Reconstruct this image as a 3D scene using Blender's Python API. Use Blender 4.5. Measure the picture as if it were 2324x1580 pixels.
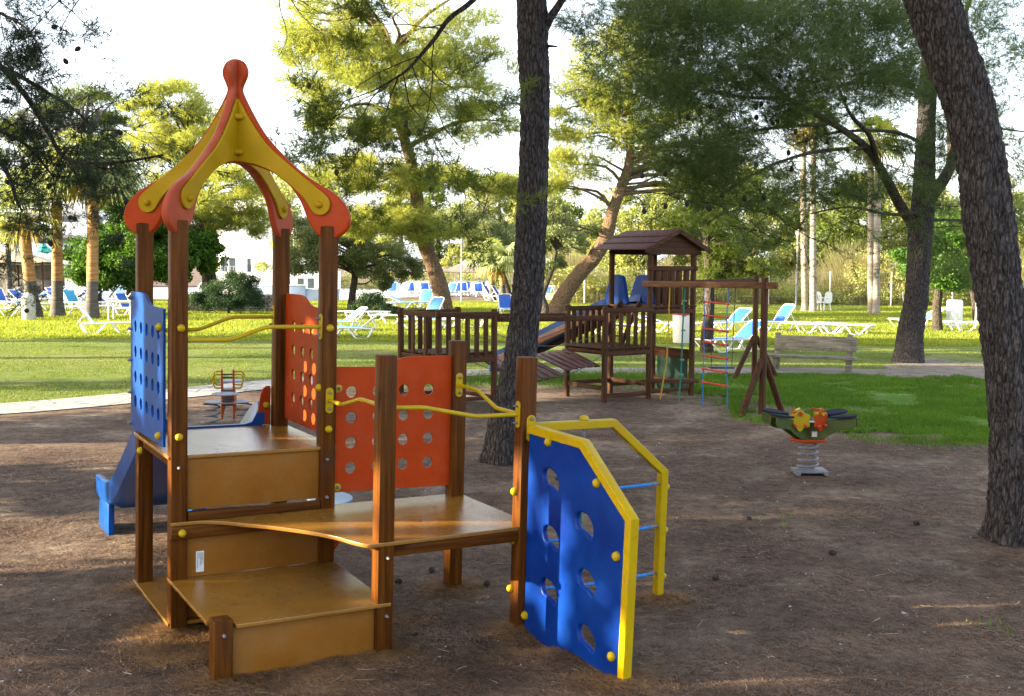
import bpy, bmesh, math, random
import numpy as np
from mathutils import Vector, Matrix, noise
from mathutils.geometry import tessellate_polygon

for o in list(bpy.data.objects): bpy.data.objects.remove(o)
SC = bpy.context.scene
COL = SC.collection
# ------------------------------------------------------------------ camera
FPX, PITCH, CAMH, ROLL = 2494.28, .0758, 2.1407, .008      # focal length in pixels of a 2324 px wide frame
cd = bpy.data.cameras.new('camera'); cam = bpy.data.objects.new('camera', cd); COL.objects.link(cam)
cd.sensor_width = 36; cd.lens = 36 * FPX / 2324; cd.clip_end = 3000; cd.clip_start = .05
cam.matrix_world = Matrix.Translation((0, 0, CAMH)) @ Matrix.Rotation(math.pi/2 - PITCH, 4, 'X') @ Matrix.Rotation(ROLL, 4, 'Z')
SC.camera = cam
# ------------------------------------------------------------------ world, sun, exposure
SUN_AZ, SUN_EL = math.radians(8), math.radians(14)          # the light travels to the right and slightly away
w = bpy.data.worlds.new('World'); SC.world = w; w.use_nodes = True
nt = w.node_tree; nt.nodes.clear()
sky = nt.nodes.new('ShaderNodeTexSky'); sky.sky_type = 'NISHITA'; sky.sun_disc = False
sky.sun_elevation = SUN_EL; sky.dust_density = 3.0; sky.air_density = 1.0; sky.ozone_density = 1.0; sky.altitude = 0
bg = nt.nodes.new('ShaderNodeBackground'); bg.inputs['Strength'].default_value = .15
out = nt.nodes.new('ShaderNodeOutputWorld')
hz = nt.nodes.new('ShaderNodeMix'); hz.data_type = 'RGBA'; hz.inputs['Factor'].default_value = .6; hz.inputs['B'].default_value = (2.4, 2.5, 2.75, 1)   # thin bright veil of high cloud
nt.links.new(sky.outputs[0], hz.inputs['A']); nt.links.new(hz.outputs['Result'], bg.inputs[0]); nt.links.new(bg.outputs[0], out.inputs[0])
trav = Vector((math.cos(SUN_EL)*math.cos(SUN_AZ), math.cos(SUN_EL)*math.sin(SUN_AZ), -math.sin(SUN_EL)))
tosun = -trav
sky.sun_rotation = math.atan2(tosun.x, tosun.y)             # rotation 0 is +Y, growing clockwise
sl = bpy.data.lights.new('sun', 'SUN'); sl.energy = 5.0; sl.angle = math.radians(.5); sl.color = (1.0, .84, .58)
so = bpy.data.objects.new('sun', sl); COL.objects.link(so)
so.rotation_euler = tosun.to_track_quat('Z', 'Y').to_euler()
vs = SC.view_settings; vs.view_transform = 'Standard'; vs.look = 'None'; vs.gamma = 1; vs.use_curve_mapping = False
vs.exposure = 2.68
cy = SC.cycles; cy.max_bounces = 6; cy.diffuse_bounces = 3; cy.glossy_bounces = 2; cy.transmission_bounces = 3; cy.transparent_max_bounces = 6

# ------------------------------------------------------------------ where a picture point lies on the real ground
def ray(px, py):
    a = (px-1162)/FPX; b = (py-790)/FPX; C, S = math.cos(ROLL), math.sin(ROLL)
    X = a*C + b*S; Y = -a*S + b*C
    return Vector((X, math.cos(PITCH) - Y*math.sin(PITCH), -Y*math.cos(PITCH) - math.sin(PITCH)))
def G(px, py, z=0.0):
    d = ray(px, py); t = (z-CAMH)/d.z
    return Vector((0, 0, CAMH)) + d*t
def P(px, py, depth):
    d = ray(px, py); return Vector((0, 0, CAMH)) + d*(depth/d.y)
# ------------------------------------------------------------------ materials
MATS = {}
def pbr(name, c1, c2=None, scale=8, rough=.5, bump=0, stretch=(1, 1, 1), detail=4, spec=.5, c3=None, coat=0, fine=None, dirt=None, sharp=(.35, .65), knots=None):
    """procedural material: two or three colours mixed by noise, an optional fine grain, dirt patches and bump"""
    if name in MATS: return MATS[name]
    m = bpy.data.materials.new(name); m.use_nodes = True; n = m.node_tree; N = n.nodes; L = n.links
    b = N['Principled BSDF']; b.inputs['Roughness'].default_value = rough; b.inputs['Specular IOR Level'].default_value = spec
    if coat: b.inputs['Coat Weight'].default_value = coat; b.inputs['Coat Roughness'].default_value = .15
    tc = N.new('ShaderNodeTexCoord'); mp = N.new('ShaderNodeMapping'); mp.inputs['Scale'].default_value = stretch
    L.new(tc.outputs['Object'], mp.inputs[0])
    nz = N.new('ShaderNodeTexNoise'); nz.inputs['Scale'].default_value = scale; nz.inputs['Detail'].default_value = detail; nz.inputs['Roughness'].default_value = .6
    L.new(mp.outputs[0], nz.inputs['Vector'])
    cr = N.new('ShaderNodeValToRGB'); L.new(nz.outputs['Fac'], cr.inputs[0])
    c2 = c2 or c1
    cr.color_ramp.elements[0].position = sharp[0]; cr.color_ramp.elements[0].color = (*c1, 1)
    cr.color_ramp.elements[1].position = sharp[1]; cr.color_ramp.elements[1].color = (*c2, 1)
    if c3: e = cr.color_ramp.elements.new((sharp[0]+sharp[1])/2); e.color = (*c3, 1)
    last = cr.outputs[0]
    if dirt:                                    # (colour, scale, low, high)
        n2 = N.new('ShaderNodeTexNoise'); n2.inputs['Scale'].default_value = dirt[1]; n2.inputs['Detail'].default_value = 5
        L.new(tc.outputs['Object'], n2.inputs['Vector'])
        mr = N.new('ShaderNodeMapRange'); mr.inputs['From Min'].default_value = dirt[2]; mr.inputs['From Max'].default_value = dirt[3]
        L.new(n2.outputs['Fac'], mr.inputs['Value'])
        mx = N.new('ShaderNodeMix'); mx.data_type = 'RGBA'; mx.inputs['B'].default_value = (*dirt[0], 1)
        L.new(mr.outputs[0], mx.inputs['Factor']); L.new(last, mx.inputs['A']); last = mx.outputs['Result']
        rr = N.new('ShaderNodeMapRange'); rr.inputs['To Min'].default_value = rough; rr.inputs['To Max'].default_value = min(1, rough+.14)
        L.new(mr.outputs[0], rr.inputs['Value']); L.new(rr.outputs[0], b.inputs['Roughness'])
    if dirt:
        n4 = N.new('ShaderNodeTexNoise'); n4.inputs['Scale'].default_value = dirt[1]*9; n4.inputs['Detail'].default_value = 8; n4.inputs['Roughness'].default_value = .75
        L.new(tc.outputs['Object'], n4.inputs['Vector']); m4 = N.new('ShaderNodeMapRange'); m4.inputs['From Min'].default_value = .54; m4.inputs['From Max'].default_value = .72; m4.inputs['To Max'].default_value = .55
        L.new(n4.outputs['Fac'], m4.inputs['Value']); x4 = N.new('ShaderNodeMix'); x4.data_type = 'RGBA'; x4.inputs['B'].default_value = (dirt[0][0]*.6, dirt[0][1]*.6, dirt[0][2]*.6, 1)
        L.new(m4.outputs[0], x4.inputs['Factor']); L.new(last, x4.inputs['A']); last = x4.outputs['Result']
    if knots:
        kv = N.new('ShaderNodeTexVoronoi'); kv.inputs['Scale'].default_value = 3.2; km = N.new('ShaderNodeMapping'); km.inputs['Scale'].default_value = knots; L.new(tc.outputs['Object'], km.inputs[0]); L.new(km.outputs[0], kv.inputs['Vector'])
        k2 = N.new('ShaderNodeMapRange'); k2.inputs['From Min'].default_value = .05; k2.inputs['From Max'].default_value = .14; k2.inputs['To Min'].default_value = .8; k2.inputs['To Max'].default_value = 0; L.new(kv.outputs['Distance'], k2.inputs['Value'])
        kx = N.new('ShaderNodeMix'); kx.data_type = 'RGBA'; kx.inputs['B'].default_value = (c1[0]*.25, c1[1]*.25, c1[2]*.3, 1); L.new(k2.outputs[0], kx.inputs['Factor']); L.new(last, kx.inputs['A']); last = kx.outputs['Result']
    L.new(last, b.inputs['Base Color'])
    if bump:
        n3 = N.new('ShaderNodeTexNoise'); n3.inputs['Scale'].default_value = fine or scale*3; n3.inputs['Detail'].default_value = 6
        L.new(mp.outputs[0], n3.inputs['Vector'])
        bp = N.new('ShaderNodeBump'); bp.inputs['Strength'].default_value = min(1, bump); bp.inputs['Distance'].default_value = .01
        L.new(n3.outputs['Fac'], bp.inputs['Height']); L.new(bp.outputs[0], b.inputs['Normal'])
    MATS[name] = m; return m
def foliage(name, c1, c2, trans=.45, scale=.8, tint=(1.15, 1.1, .5)):
    if name in MATS: return MATS[name]
    m = bpy.data.materials.new(name); m.use_nodes = True; n = m.node_tree; N = n.nodes; L = n.links
    N.remove(N['Principled BSDF'])
    geo = N.new('ShaderNodeNewGeometry'); tc = N.new('ShaderNodeTexCoord')
    nz = N.new('ShaderNodeTexNoise'); nz.inputs['Scale'].default_value = scale; nz.inputs['Detail'].default_value = 3
    L.new(tc.outputs['Object'], nz.inputs['Vector'])
    ad = N.new('ShaderNodeMath'); ad.operation = 'MULTIPLY_ADD'; ad.inputs[1].default_value = .45; L.new(geo.outputs['Random Per Island'], ad.inputs[0]); L.new(nz.outputs['Fac'], ad.inputs[2])
    mr = N.new('ShaderNodeMapRange'); mr.inputs['From Min'].default_value = .4; mr.inputs['From Max'].default_value = 1.0; L.new(ad.outputs[0], mr.inputs['Value'])
    mx = N.new('ShaderNodeMix'); mx.data_type = 'RGBA'; mx.inputs['A'].default_value = (*c1, 1); mx.inputs['B'].default_value = (*c2, 1); L.new(mr.outputs[0], mx.inputs['Factor'])
    d = N.new('ShaderNodeBsdfPrincipled'); d.inputs['Roughness'].default_value = .6; d.inputs['Specular IOR Level'].default_value = .25; L.new(mx.outputs['Result'], d.inputs['Base Color'])
    t = N.new('ShaderNodeBsdfTranslucent')
    mt = N.new('ShaderNodeMix'); mt.data_type = 'RGBA'; mt.blend_type = 'MULTIPLY'; mt.inputs['Factor'].default_value = 1; mt.inputs['B'].default_value = (*tint, 1)
    L.new(mx.outputs['Result'], mt.inputs['A']); L.new(mt.outputs['Result'], t.inputs['Color'])
    ms = N.new('ShaderNodeMixShader'); ms.inputs[0].default_value = trans
    L.new(d.outputs[0], ms.inputs[1]); L.new(t.outputs[0], ms.inputs[2]); L.new(ms.outputs[0], N['Material Output'].inputs[0])
    MATS[name] = m; return m

stain = lambda ax: pbr('stained_wood_'+'xyz'[ax], (.050, .016, .003), (.115, .040, .007), scale=2.2, rough=.36, bump=.2, stretch=[(.8, 22, 22), (22, .8, 22), (22, 22, .8)][ax], detail=6, c3=(.078, .026, .004), dirt=((.06, .026, .013), 3, .52, .8), spec=.06, knots=[(.5, 1.6, 1.6), (1.6, .5, 1.6), (1.6, 1.6, .5)][ax])
ply = pbr('honey_laminate', (.21, .093, .010), (.27, .123, .015), scale=3, rough=.24, bump=.08, fine=260, dirt=((.17, .105, .045), 2.2, .45, 1.0), spec=.6)
plyv = pbr('honey_laminate_panel', (.19, .074, .009), (.23, .094, .013), scale=4, spec=.12, rough=.5, bump=.12, fine=260, dirt=((.19, .10, .035), 4, .5, .9))
edge = pbr('panel_edge', (.30, .14, .04), (.2, .08, .02), scale=30, rough=.6)
orange = pbr('orange_panel', (.31, .033, .003), (.36, .043, .005), scale=6, spec=.12, rough=.42, bump=.1, fine=300, dirt=((.33, .055, .02), 5, .5, .95))
salmon = pbr('salmon_plastic', (.30, .050, .018), (.34, .06, .022), scale=6, spec=.15, rough=.45, bump=.1, fine=300, dirt=((.5, .15, .08), 4, .5, .95))
yellow = pbr('yellow_paint', (.36, .25, .002), (.41, .285, .003), scale=5, spec=.2, rough=.35, bump=.06, fine=200, dirt=((.34, .21, .02), 4, .5, .9))
yellowp = pbr('yellow_panel', (.31, .19, .002), (.36, .22, .003), scale=5, spec=.1, rough=.45, bump=.1, fine=300, dirt=((.42, .24, .03), 5, .55, .95))
bluem = pbr('blue_moulding', (.0006, .014, .125), (.001, .030, .215), scale=2.2, spec=.12, rough=.38, bump=.1, fine=40, dirt=((.002, .045, .26), 3, .45, .9))
bluep = pbr('blue_panel', (.0008, .037, .20), (.002, .055, .26), scale=3, spec=.12, rough=.42, bump=.08, fine=200)
slideb = pbr('slide_blue', (.001, .034, .16), (.002, .054, .24), scale=3, spec=.2, rough=.3, bump=.05)
steel = pbr('galvanised_steel', (.09, .095, .115), (.17, .175, .20), scale=30, rough=.45, spec=.4)
ropeb = pbr('blue_rope', (.01, .13, .42), (.03, .22, .6), scale=60, rough=.8, bump=.6, fine=120)
roped = pbr('dark_rope', (.02, .03, .04), (.05, .06, .06), scale=60, rough=.9)
ropeg = pbr('green_rope', (.01, .13, .10), (.02, .2, .16), scale=60, rough=.9)
ropey = pbr('yellow_rope', (.4, .22, .02), (.5, .3, .03), scale=60, rough=.9)
redp = pbr('red_plastic', (.45, .015, .012), (.55, .03, .02), scale=20, rough=.4)
blackp = pbr('black_plastic', (.012, .013, .018), (.03, .03, .04), scale=20, rough=.45)
darkb = pbr('dark_blue_seat', (.010, .012, .026), (.018, .022, .04), scale=8, spec=.1, rough=.8, bump=.2, fine=200)
olive = pbr('olive_panel', (.028, .052, .005), (.045, .075, .008), scale=6, rough=.4)
greenb = pbr('green_board', (.004, .032, .024), (.007, .045, .033), scale=5, rough=.6, spec=.15)
oldwood = lambda ax: pbr('brown_post_wood_'+'xyz'[ax], (.034, .016, .009), (.088, .041, .021), scale=2, rough=.55, bump=.4, stretch=[(.8, 20, 20), (20, .8, 20), (20, 20, .8)][ax], detail=6, spec=.08)
shingle = pbr('roof_boards', (.045, .020, .017), (.085, .036, .031), scale=2, spec=.15, rough=.7, bump=.4, stretch=(1, 16, 6), detail=6)
greywood = pbr('weathered_bench_wood', (.10, .092, .072), (.235, .22, .18), scale=2.5, rough=.85, bump=.6, stretch=(1, 10, 10), detail=7, dirt=((.07, .065, .055), 6, .5, .8))
whitep = pbr('white_plastic', (.78, .79, .80), (.86, .86, .86), scale=5, rough=.35)
cyansl = pbr('sky_blue_sling', (.05, .38, .72), (.07, .45, .8), scale=40, rough=.6)
royals = pbr('royal_blue_sling', (.012, .08, .42), (.02, .12, .5), scale=40, rough=.6)
palesl = pbr('faded_blue_sling', (.36, .54, .72), (.42, .6, .76), scale=40, rough=.6)
thatch = pbr('thatch', (.42, .30, .18), (.68, .52, .36), scale=14, rough=.95, bump=1, stretch=(3, 3, .6))
thatchm = pbr('thatch_roof', (.38, .30, .19), (.55, .45, .30), scale=10, rough=.95, bump=1, stretch=(3, 3, .6))
wallw = pbr('white_render', (.74, .76, .78), (.82, .83, .84), scale=2, rough=.85)
wallb = pbr('pale_blue_wall', (.30, .38, .58), (.36, .44, .63), scale=2, rough=.8)
glass = pbr('window_glass', (.03, .045, .05), (.05, .07, .08), scale=2, rough=.08, spec=.8)
concrete = pbr('pale_concrete', (.36, .36, .32), (.48, .47, .42), scale=8, rough=.9, bump=.3)
metalp = pbr('grey_pole', (.25, .26, .27), (.33, .34, .34), scale=8, rough=.5)
greenst = pbr('green_canvas', (.02, .28, .24), (.03, .33, .28), scale=8, rough=.7)
# ------------------------------------------------------------------ mesh builder
def frame_of(d):
    d = Vector(d).normalized(); u = d.cross(Vector((0, 0, 1)))
    if u.length < 1e-3: u = Vector((1, 0, 0))
    u.normalize(); return u, d.cross(u).normalized()
_bc = {}
def bevcube(sx, sy, sz, bev, seg=2):
    k = (round(sx, 4), round(sy, 4), round(sz, 4), bev, seg)
    if k not in _bc:
        bm = bmesh.new(); bmesh.ops.create_cube(bm, size=1); bmesh.ops.scale(bm, vec=(sx, sy, sz), verts=bm.verts)
        if bev: bmesh.ops.bevel(bm, geom=list(bm.edges), offset=min(bev, .45*min(sx, sy, sz)), segments=seg, affect='EDGES', profile=.5)
        bm.verts.ensure_lookup_table(); bm.verts.index_update()
        _bc[k] = ([v.co.copy() for v in bm.verts], [[v.index for v in f.verts] for f in bm.faces]); bm.free()
    return _bc[k]
class MB:
    def __init__(s): s.v = []; s.f = []
    def add(s, v, f, M=None):
        o = len(s.v); s.v += [tuple(M @ Vector(p)) if M is not None else tuple(p) for p in v]; s.f += [[i+o for i in q] for q in f]; return s
    def box(s, c, size, bev=.004, rot=None):
        v, f = bevcube(*size, bev); M = Matrix.Translation(c)
        if rot is not None: M = M @ rot
        return s.add(v, f, M)
    def beam(s, a, b, wd, ht, bev=.004, up=(0, 0, 1)):
        """rectangular bar from a to b"""
        a, b = Vector(a), Vector(b); d = (b-a); L = d.length; d.normalize(); upv = Vector(up); sd = d.cross(upv)
        if sd.length < 1e-3: sd = Vector((1, 0, 0))
        sd.normalize(); u2 = sd.cross(d); R = Matrix((d, sd, u2)).transposed().to_4x4()
        v, f = bevcube(L, wd, ht, bev); return s.add(v, f, Matrix.Translation((a+b)/2) @ R)
    def tube(s, pts, r, n=10, caps=True):
        pts = [Vector(p) for p in pts]; k = len(pts); rs = r if isinstance(r, (list, tuple)) else [r]*k
        u = None; rings = []
        for i, p in enumerate(pts):
            d = (pts[min(i+1, k-1)] - pts[max(i-1, 0)]).normalized()
            if u is None: u, _ = frame_of(d)
            else: u = (u - d*u.dot(d)).normalized()
            w_ = d.cross(u); rings.append([p + (u*math.cos(2*math.pi*j/n) + w_*math.sin(2*math.pi*j/n))*rs[i] for j in range(n)])
        o = len(s.v); s.v += [tuple(q) for g in rings for q in g]
        for i in range(k-1):
            for j in range(n): s.f.append([o+i*n+j, o+i*n+(j+1) % n, o+(i+1)*n+(j+1) % n, o+(i+1)*n+j])
        if caps: s.f.append([o+j for j in range(n)][::-1]); s.f.append([o+(k-1)*n+j for j in range(n)])
        return s
    def cyl(s, a, b, r, n=14): return s.tube([a, b], r, n)
    def lathe(s, prof, n=24, M=None):
        v = []; f = []; k = len(prof)
        for (r, z) in prof: v += [(r*math.cos(2*math.pi*j/n), r*math.sin(2*math.pi*j/n), z) for j in range(n)]
        for i in range(k-1):
            for j in range(n): f.append([i*n+j, i*n+(j+1) % n, (i+1)*n+(j+1) % n, (i+1)*n+j])
        if prof[0][0] > 1e-4: f.append(list(range(n))[::-1])
        if prof[-1][0] > 1e-4: f.append([(k-1)*n+j for j in range(n)])
        return s.add(v, f, M)
    def ball(s, c, r, n=16, squash=1.0, axis=None):
        pr = [(r*math.sin(math.pi*i/8) + (1e-5 if i in (0, 8) else 0), -r*squash*math.cos(math.pi*i/8)) for i in range(9)]
        M = Matrix.Translation(c)
        if axis is not None: M = M @ Vector(axis).to_track_quat('Z', 'Y').to_matrix().to_4x4()
        return s.lathe(pr, n, M)
    def build(s, name, mat, parent=None, smooth=40, mats=None):
        me = bpy.data.meshes.new(name); me.from_pydata(s.v, [], s.f); me.validate(); me.update()
        return link(name, me, mat, parent, smooth)
def link(name, me, mat, parent=None, smooth=40):
    if mat is not None: me.materials.append(mat)
    if smooth:
        me.polygons.foreach_set('use_smooth', [True]*len(me.polygons)); me.set_sharp_from_angle(angle=math.radians(smooth))
    o = bpy.data.objects.new(name, me); COL.objects.link(o)
    if parent is not None: o.parent = parent
    return o
def plate(name, outline, holes, thick, bev, M, mat, parent, res=1):
    """a flat board cut to an outline with holes, centred on local z=0, placed by matrix M"""
    cu = bpy.data.curves.new('tmp', 'CURVE'); cu.dimensions = '2D'; cu.fill_mode = 'BOTH'; cu.extrude = max(1e-4, thick/2-bev); cu.bevel_depth = bev; cu.bevel_resolution = 2; cu.offset = -bev
    for ring in [outline] + holes:
        sp = cu.splines.new('POLY'); sp.points.add(len(ring)-1); sp.use_cyclic_u = True
        for p, q in zip(sp.points, ring): p.co = (q[0], q[1], 0, 1)
    ob = bpy.data.objects.new('tmp', cu); COL.objects.link(ob)
    dg = bpy.context.evaluated_depsgraph_get(); dg.update()
    me = bpy.data.meshes.new_from_object(ob.evaluated_get(dg)); bpy.data.objects.remove(ob); bpy.data.curves.remove(cu)
    me.transform(M); me.name = name; me.materials.clear(); me.update()
    return link(name, me, mat, parent, 35)
def ell(cx, cy_, rx, ry, n=20, a=0): return [(cx+rx*math.cos(2*math.pi*i/n)*math.cos(a)-ry*math.sin(2*math.pi*i/n)*math.sin(a), cy_+rx*math.cos(2*math.pi*i/n)*math.sin(a)+ry*math.sin(2*math.pi*i/n)*math.cos(a)) for i in range(n)]
def smoothcurve(pts, n=6, closed=False):
    """Catmull-Rom through points of any dimension"""
    pts = [Vector(p) for p in pts]; k = len(pts); out_ = []
    rng = range(k if closed else k-1)
    for i in rng:
        g = (lambda j: pts[j % k]) if closed else (lambda j: pts[min(max(j, 0), k-1)])
        a, b, c, d = g(i-1), g(i), g(i+1), g(i+2)
        for q in range(n):
            t = q/n; out_.append(.5*((2*b) + (c-a)*t + (2*a-5*b+4*c-d)*t*t + (3*b-a-3*c+d)*t**3))
    if not closed: out_.append(pts[-1])
    return out_
def empty(name, loc=(0, 0, 0), rz=0, label=None, cat=None, group=None):
    o = bpy.data.objects.new(name, None); COL.objects.link(o); o.location = loc; o.rotation_euler = (0, 0, rz); o.empty_display_size = .1
    return tag(o, label, cat, group)
def tag(o, label=None, cat=None, group=None, kind=None):
    if label: o['label'] = label
    if cat: o['category'] = cat
    if group: o['group'] = group
    if kind: o['kind'] = kind
    return o
def dup(root, loc, rz, label=None, group=None):
    def cp(o, par):
        c = o.copy(); COL.objects.link(c); c.parent = par
        for ch in kids[o.name]: cp(ch, c)
        return c
    kids = {}
    def walk(o):
        kids[o.name] = list(o.children)
        for ch in o.children: walk(ch)
    walk(root); r = cp(root, None); r.location = loc; r.rotation_euler = (0, 0, rz)
    if label: r['label'] = label
    if group: r['group'] = group
    return r
# planes for plates: local x,y -> world of the parent
def XZ(y): return Matrix(((1, 0, 0, 0), (0, 0, -1, y), (0, 1, 0, 0), (0, 0, 0, 1)))      # (x, z) board at y
def YZ(x): return Matrix(((0, 0, 1, x), (1, 0, 0, 0), (0, 1, 0, 0), (0, 0, 0, 1)))       # (y, z) board at x
def XY(z): return Matrix.Translation((0, 0, z))
# ================================================================== the ground
def arr_mesh(name, V, F, mat, parent=None, smooth=0):
    """fast mesh from numpy arrays; F is (n,3) or (n,4)"""
    me = bpy.data.meshes.new(name); k = F.shape[1]
    me.vertices.add(len(V)); me.vertices.foreach_set('co', np.ascontiguousarray(V, dtype=np.float32).ravel())
    me.loops.add(F.size); me.loops.foreach_set('vertex_index', np.ascontiguousarray(F, dtype=np.int32).ravel())
    me.polygons.add(len(F)); me.polygons.foreach_set('loop_start', np.arange(len(F), dtype=np.int32)*k); me.polygons.foreach_set('loop_total', np.full(len(F), k, dtype=np.int32))
    me.update(calc_edges=True); me.materials.append(mat)
    if smooth: me.polygons.foreach_set('use_smooth', [True]*len(F))
    o = bpy.data.objects.new(name, me); COL.objects.link(o); o.parent = parent
    return o
def _w(u, v): c, s_ = math.cos(.5258), math.sin(.5258); return (-1.9413+u*c-v*s_, 6.267+u*s_+v*c)
MOUNDS = [(*_w(u, v), q) for u, v, q in ((0, 0, .025), (.9, -.9, .02), (1.8, -.9, .03), (1.8, 0, .03), (.9, 0, .02), (0, .9, .02), (0, -.9, .025), (2.82, -.9, .03), (1.8, -1.97, .03), (.3, -.93, .015), (.6, -.95, .015), (1.72, -1.2, -.03), (1.72, -1.45, .02), (.45, -.4, -.03), (.9, -1.3, -.025), (1.9, -1.6, .025), (1.5, -1.1, -.02), (-.35, .1, -.02))]
def gz(x, y):
    """small unevenness of the trodden earth, only in the near playground"""
    fade = max(0, min(1, (12.5-y)/1.5))
    m_ = 0
    if -2.9 < x < 1.6 and 4.9 < y < 8.2:
        for (a, b_, q) in MOUNDS:
            d2 = (x-a)**2+(y-b_)**2
            if d2 < .12: m_ += q*math.exp(-d2/.016)
    return m_ + fade*(.022*noise.noise(Vector((x*.7, y*.7, 0))) + .009*noise.noise(Vector((x*3, y*3, 5))) + .004*noise.noise(Vector((x*11, y*11, 9))) - .004)
def dirt_mat():
    m = bpy.data.materials.new('needle_litter_earth'); m.use_nodes = True; n = m.node_tree; N = n.nodes; L = n.links; b = N['Principled BSDF']
    b.inputs['Roughness'].default_value = .95; b.inputs['Specular IOR Level'].default_value = .15
    tc = N.new('ShaderNodeTexCoord')
    def nz(s, d=6, st=None):
        q = N.new('ShaderNodeTexNoise'); q.inputs['Scale'].default_value = s; q.inputs['Detail'].default_value = d; q.inputs['Roughness'].default_value = .65
        if st: mp = N.new('ShaderNodeMapping'); mp.inputs['Scale'].default_value = st; L.new(tc.outputs['Object'], mp.inputs[0]); L.new(mp.outputs[0], q.inputs['Vector'])
        else: L.new(tc.outputs['Object'], q.inputs['Vector'])
        return q
    def ramp(src, stops):
        r = N.new('ShaderNodeValToRGB'); el = r.color_ramp.elements
        el[0].position, el[0].color = stops[0][0], (*stops[0][1], 1); el[1].position, el[1].color = stops[-1][0], (*stops[-1][1], 1)
        for p_, c in stops[1:-1]: e = el.new(p_); e.color = (*c, 1)
        L.new(src, r.inputs[0]); return r
    big = ramp(nz(.9, 6).outputs['Fac'], [(.34, (.085, .055, .042)), (.5, (.145, .104, .077)), (.66, (.28, .225, .175))])
    mid = ramp(nz(9, 8).outputs['Fac'], [(.3, (.35, .32, .30)), (.52, (.95, .92, .9)), (.75, (1.5, 1.4, 1.3))])
    fine = ramp(nz(90, 4, (1, 1.6, 1)).outputs['Fac'], [(.3, (.45, .42, .42)), (.55, (1.0, 1.0, 1.0)), (.75, (1.7, 1.65, 1.6))])
    def mul(a, bb):
        x = N.new('ShaderNodeMix'); x.data_type = 'RGBA'; x.blend_type = 'MULTIPLY'; x.inputs['Factor'].default_value = 1; L.new(a, x.inputs['A']); L.new(bb, x.inputs['B']); return x.outputs['Result']
    c = mul(mul(big.outputs[0], mid.outputs[0]), fine.outputs[0]); L.new(c, b.inputs['Base Color'])
    bp = N.new('ShaderNodeBump'); bp.inputs['Strength'].default_value = .9; bp.inputs['Distance'].default_value = .02
    ad = N.new('ShaderNodeMath'); ad.operation = 'ADD'; L.new(nz(14, 8).outputs['Fac'], ad.inputs[0]); L.new(nz(120, 4).outputs['Fac'], ad.inputs[1])
    L.new(ad.outputs[0], bp.inputs['Height']); L.new(bp.outputs[0], b.inputs['Normal'])
    return m
def grid(xs, ys, zf):
    V = np.array([(x, y, zf(x, y)) for y in ys for x in xs]); nx = len(xs); F = []
    for j in range(len(ys)-1):
        r = np.arange(nx-1) + j*nx; F.append(np.stack([r, r+1, r+1+nx, r+nx], 1))
    return V, np.concatenate(F)
xs = list(np.concatenate([[-900, -300, -100, -40, -15], np.arange(-7, 8.01, .06), [15, 40, 100, 300, 900]]))
ys = list(np.concatenate([[-300, -60, -10, 0, 3], np.arange(4.4, 12.8, .06), [14, 20, 40, 80, 200, 600, 1500]]))
V, F = grid(xs, ys, gz)
tag(arr_mesh('ground', V, F, dirt_mat(), smooth=1), kind='structure')

def grass_mat(name, ca, cb, worn, wl, wh):
    m = bpy.data.materials.new(name); m.use_nodes = True; n = m.node_tree; N = n.nodes; L = n.links; b = N['Principled BSDF']
    b.inputs['Roughness'].default_value = .9; b.inputs['Specular IOR Level'].default_value = .1
    tc = N.new('ShaderNodeTexCoord')
    def nz(s, d=5, st=(1, 1, 1)):
        q = N.new('ShaderNodeTexNoise'); q.inputs['Scale'].default_value = s; q.inputs['Detail'].default_value = d; q.inputs['Roughness'].default_value = .65
        mp = N.new('ShaderNodeMapping'); mp.inputs['Scale'].default_value = st; L.new(tc.outputs['Object'], mp.inputs[0]); L.new(mp.outputs[0], q.inputs['Vector']); return q
    r = N.new('ShaderNodeValToRGB'); r.color_ramp.elements[0].position = .35; r.color_ramp.elements[0].color = (*ca, 1); r.color_ramp.elements[1].position = .65; r.color_ramp.elements[1].color = (*cb, 1)
    L.new(nz(5, 8).outputs['Fac'], r.inputs[0])
    mr = N.new('ShaderNodeMapRange'); mr.inputs['From Min'].default_value = wl; mr.inputs['From Max'].default_value = wh; L.new(nz(.35, 7, (1, .6, 1)).outputs['Fac'], mr.inputs['Value'])
    mx = N.new('ShaderNodeMix'); mx.data_type = 'RGBA'; mx.inputs['B'].default_value = (*worn, 1); L.new(mr.outputs[0], mx.inputs['Factor']); L.new(r.outputs[0], mx.inputs['A'])
    L.new(mx.outputs['Result'], b.inputs['Base Color'])
    bp = N.new('ShaderNodeBump'); bp.inputs['Strength'].default_value = 1; bp.inputs['Distance'].default_value = .05; L.new(nz(22, 8).outputs['Fac'], bp.inputs['Height']); L.new(bp.outputs[0], b.inputs['Normal'])
    return m
lawnm = grass_mat('lawn_grass', (.085, .125, .022), (.145, .175, .035), (.20, .18, .075), .48, .72)
lushm = grass_mat('lush_grass', (.05, .12, .012), (.10, .18, .02), (.15, .125, .07), .45, .62)
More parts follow.
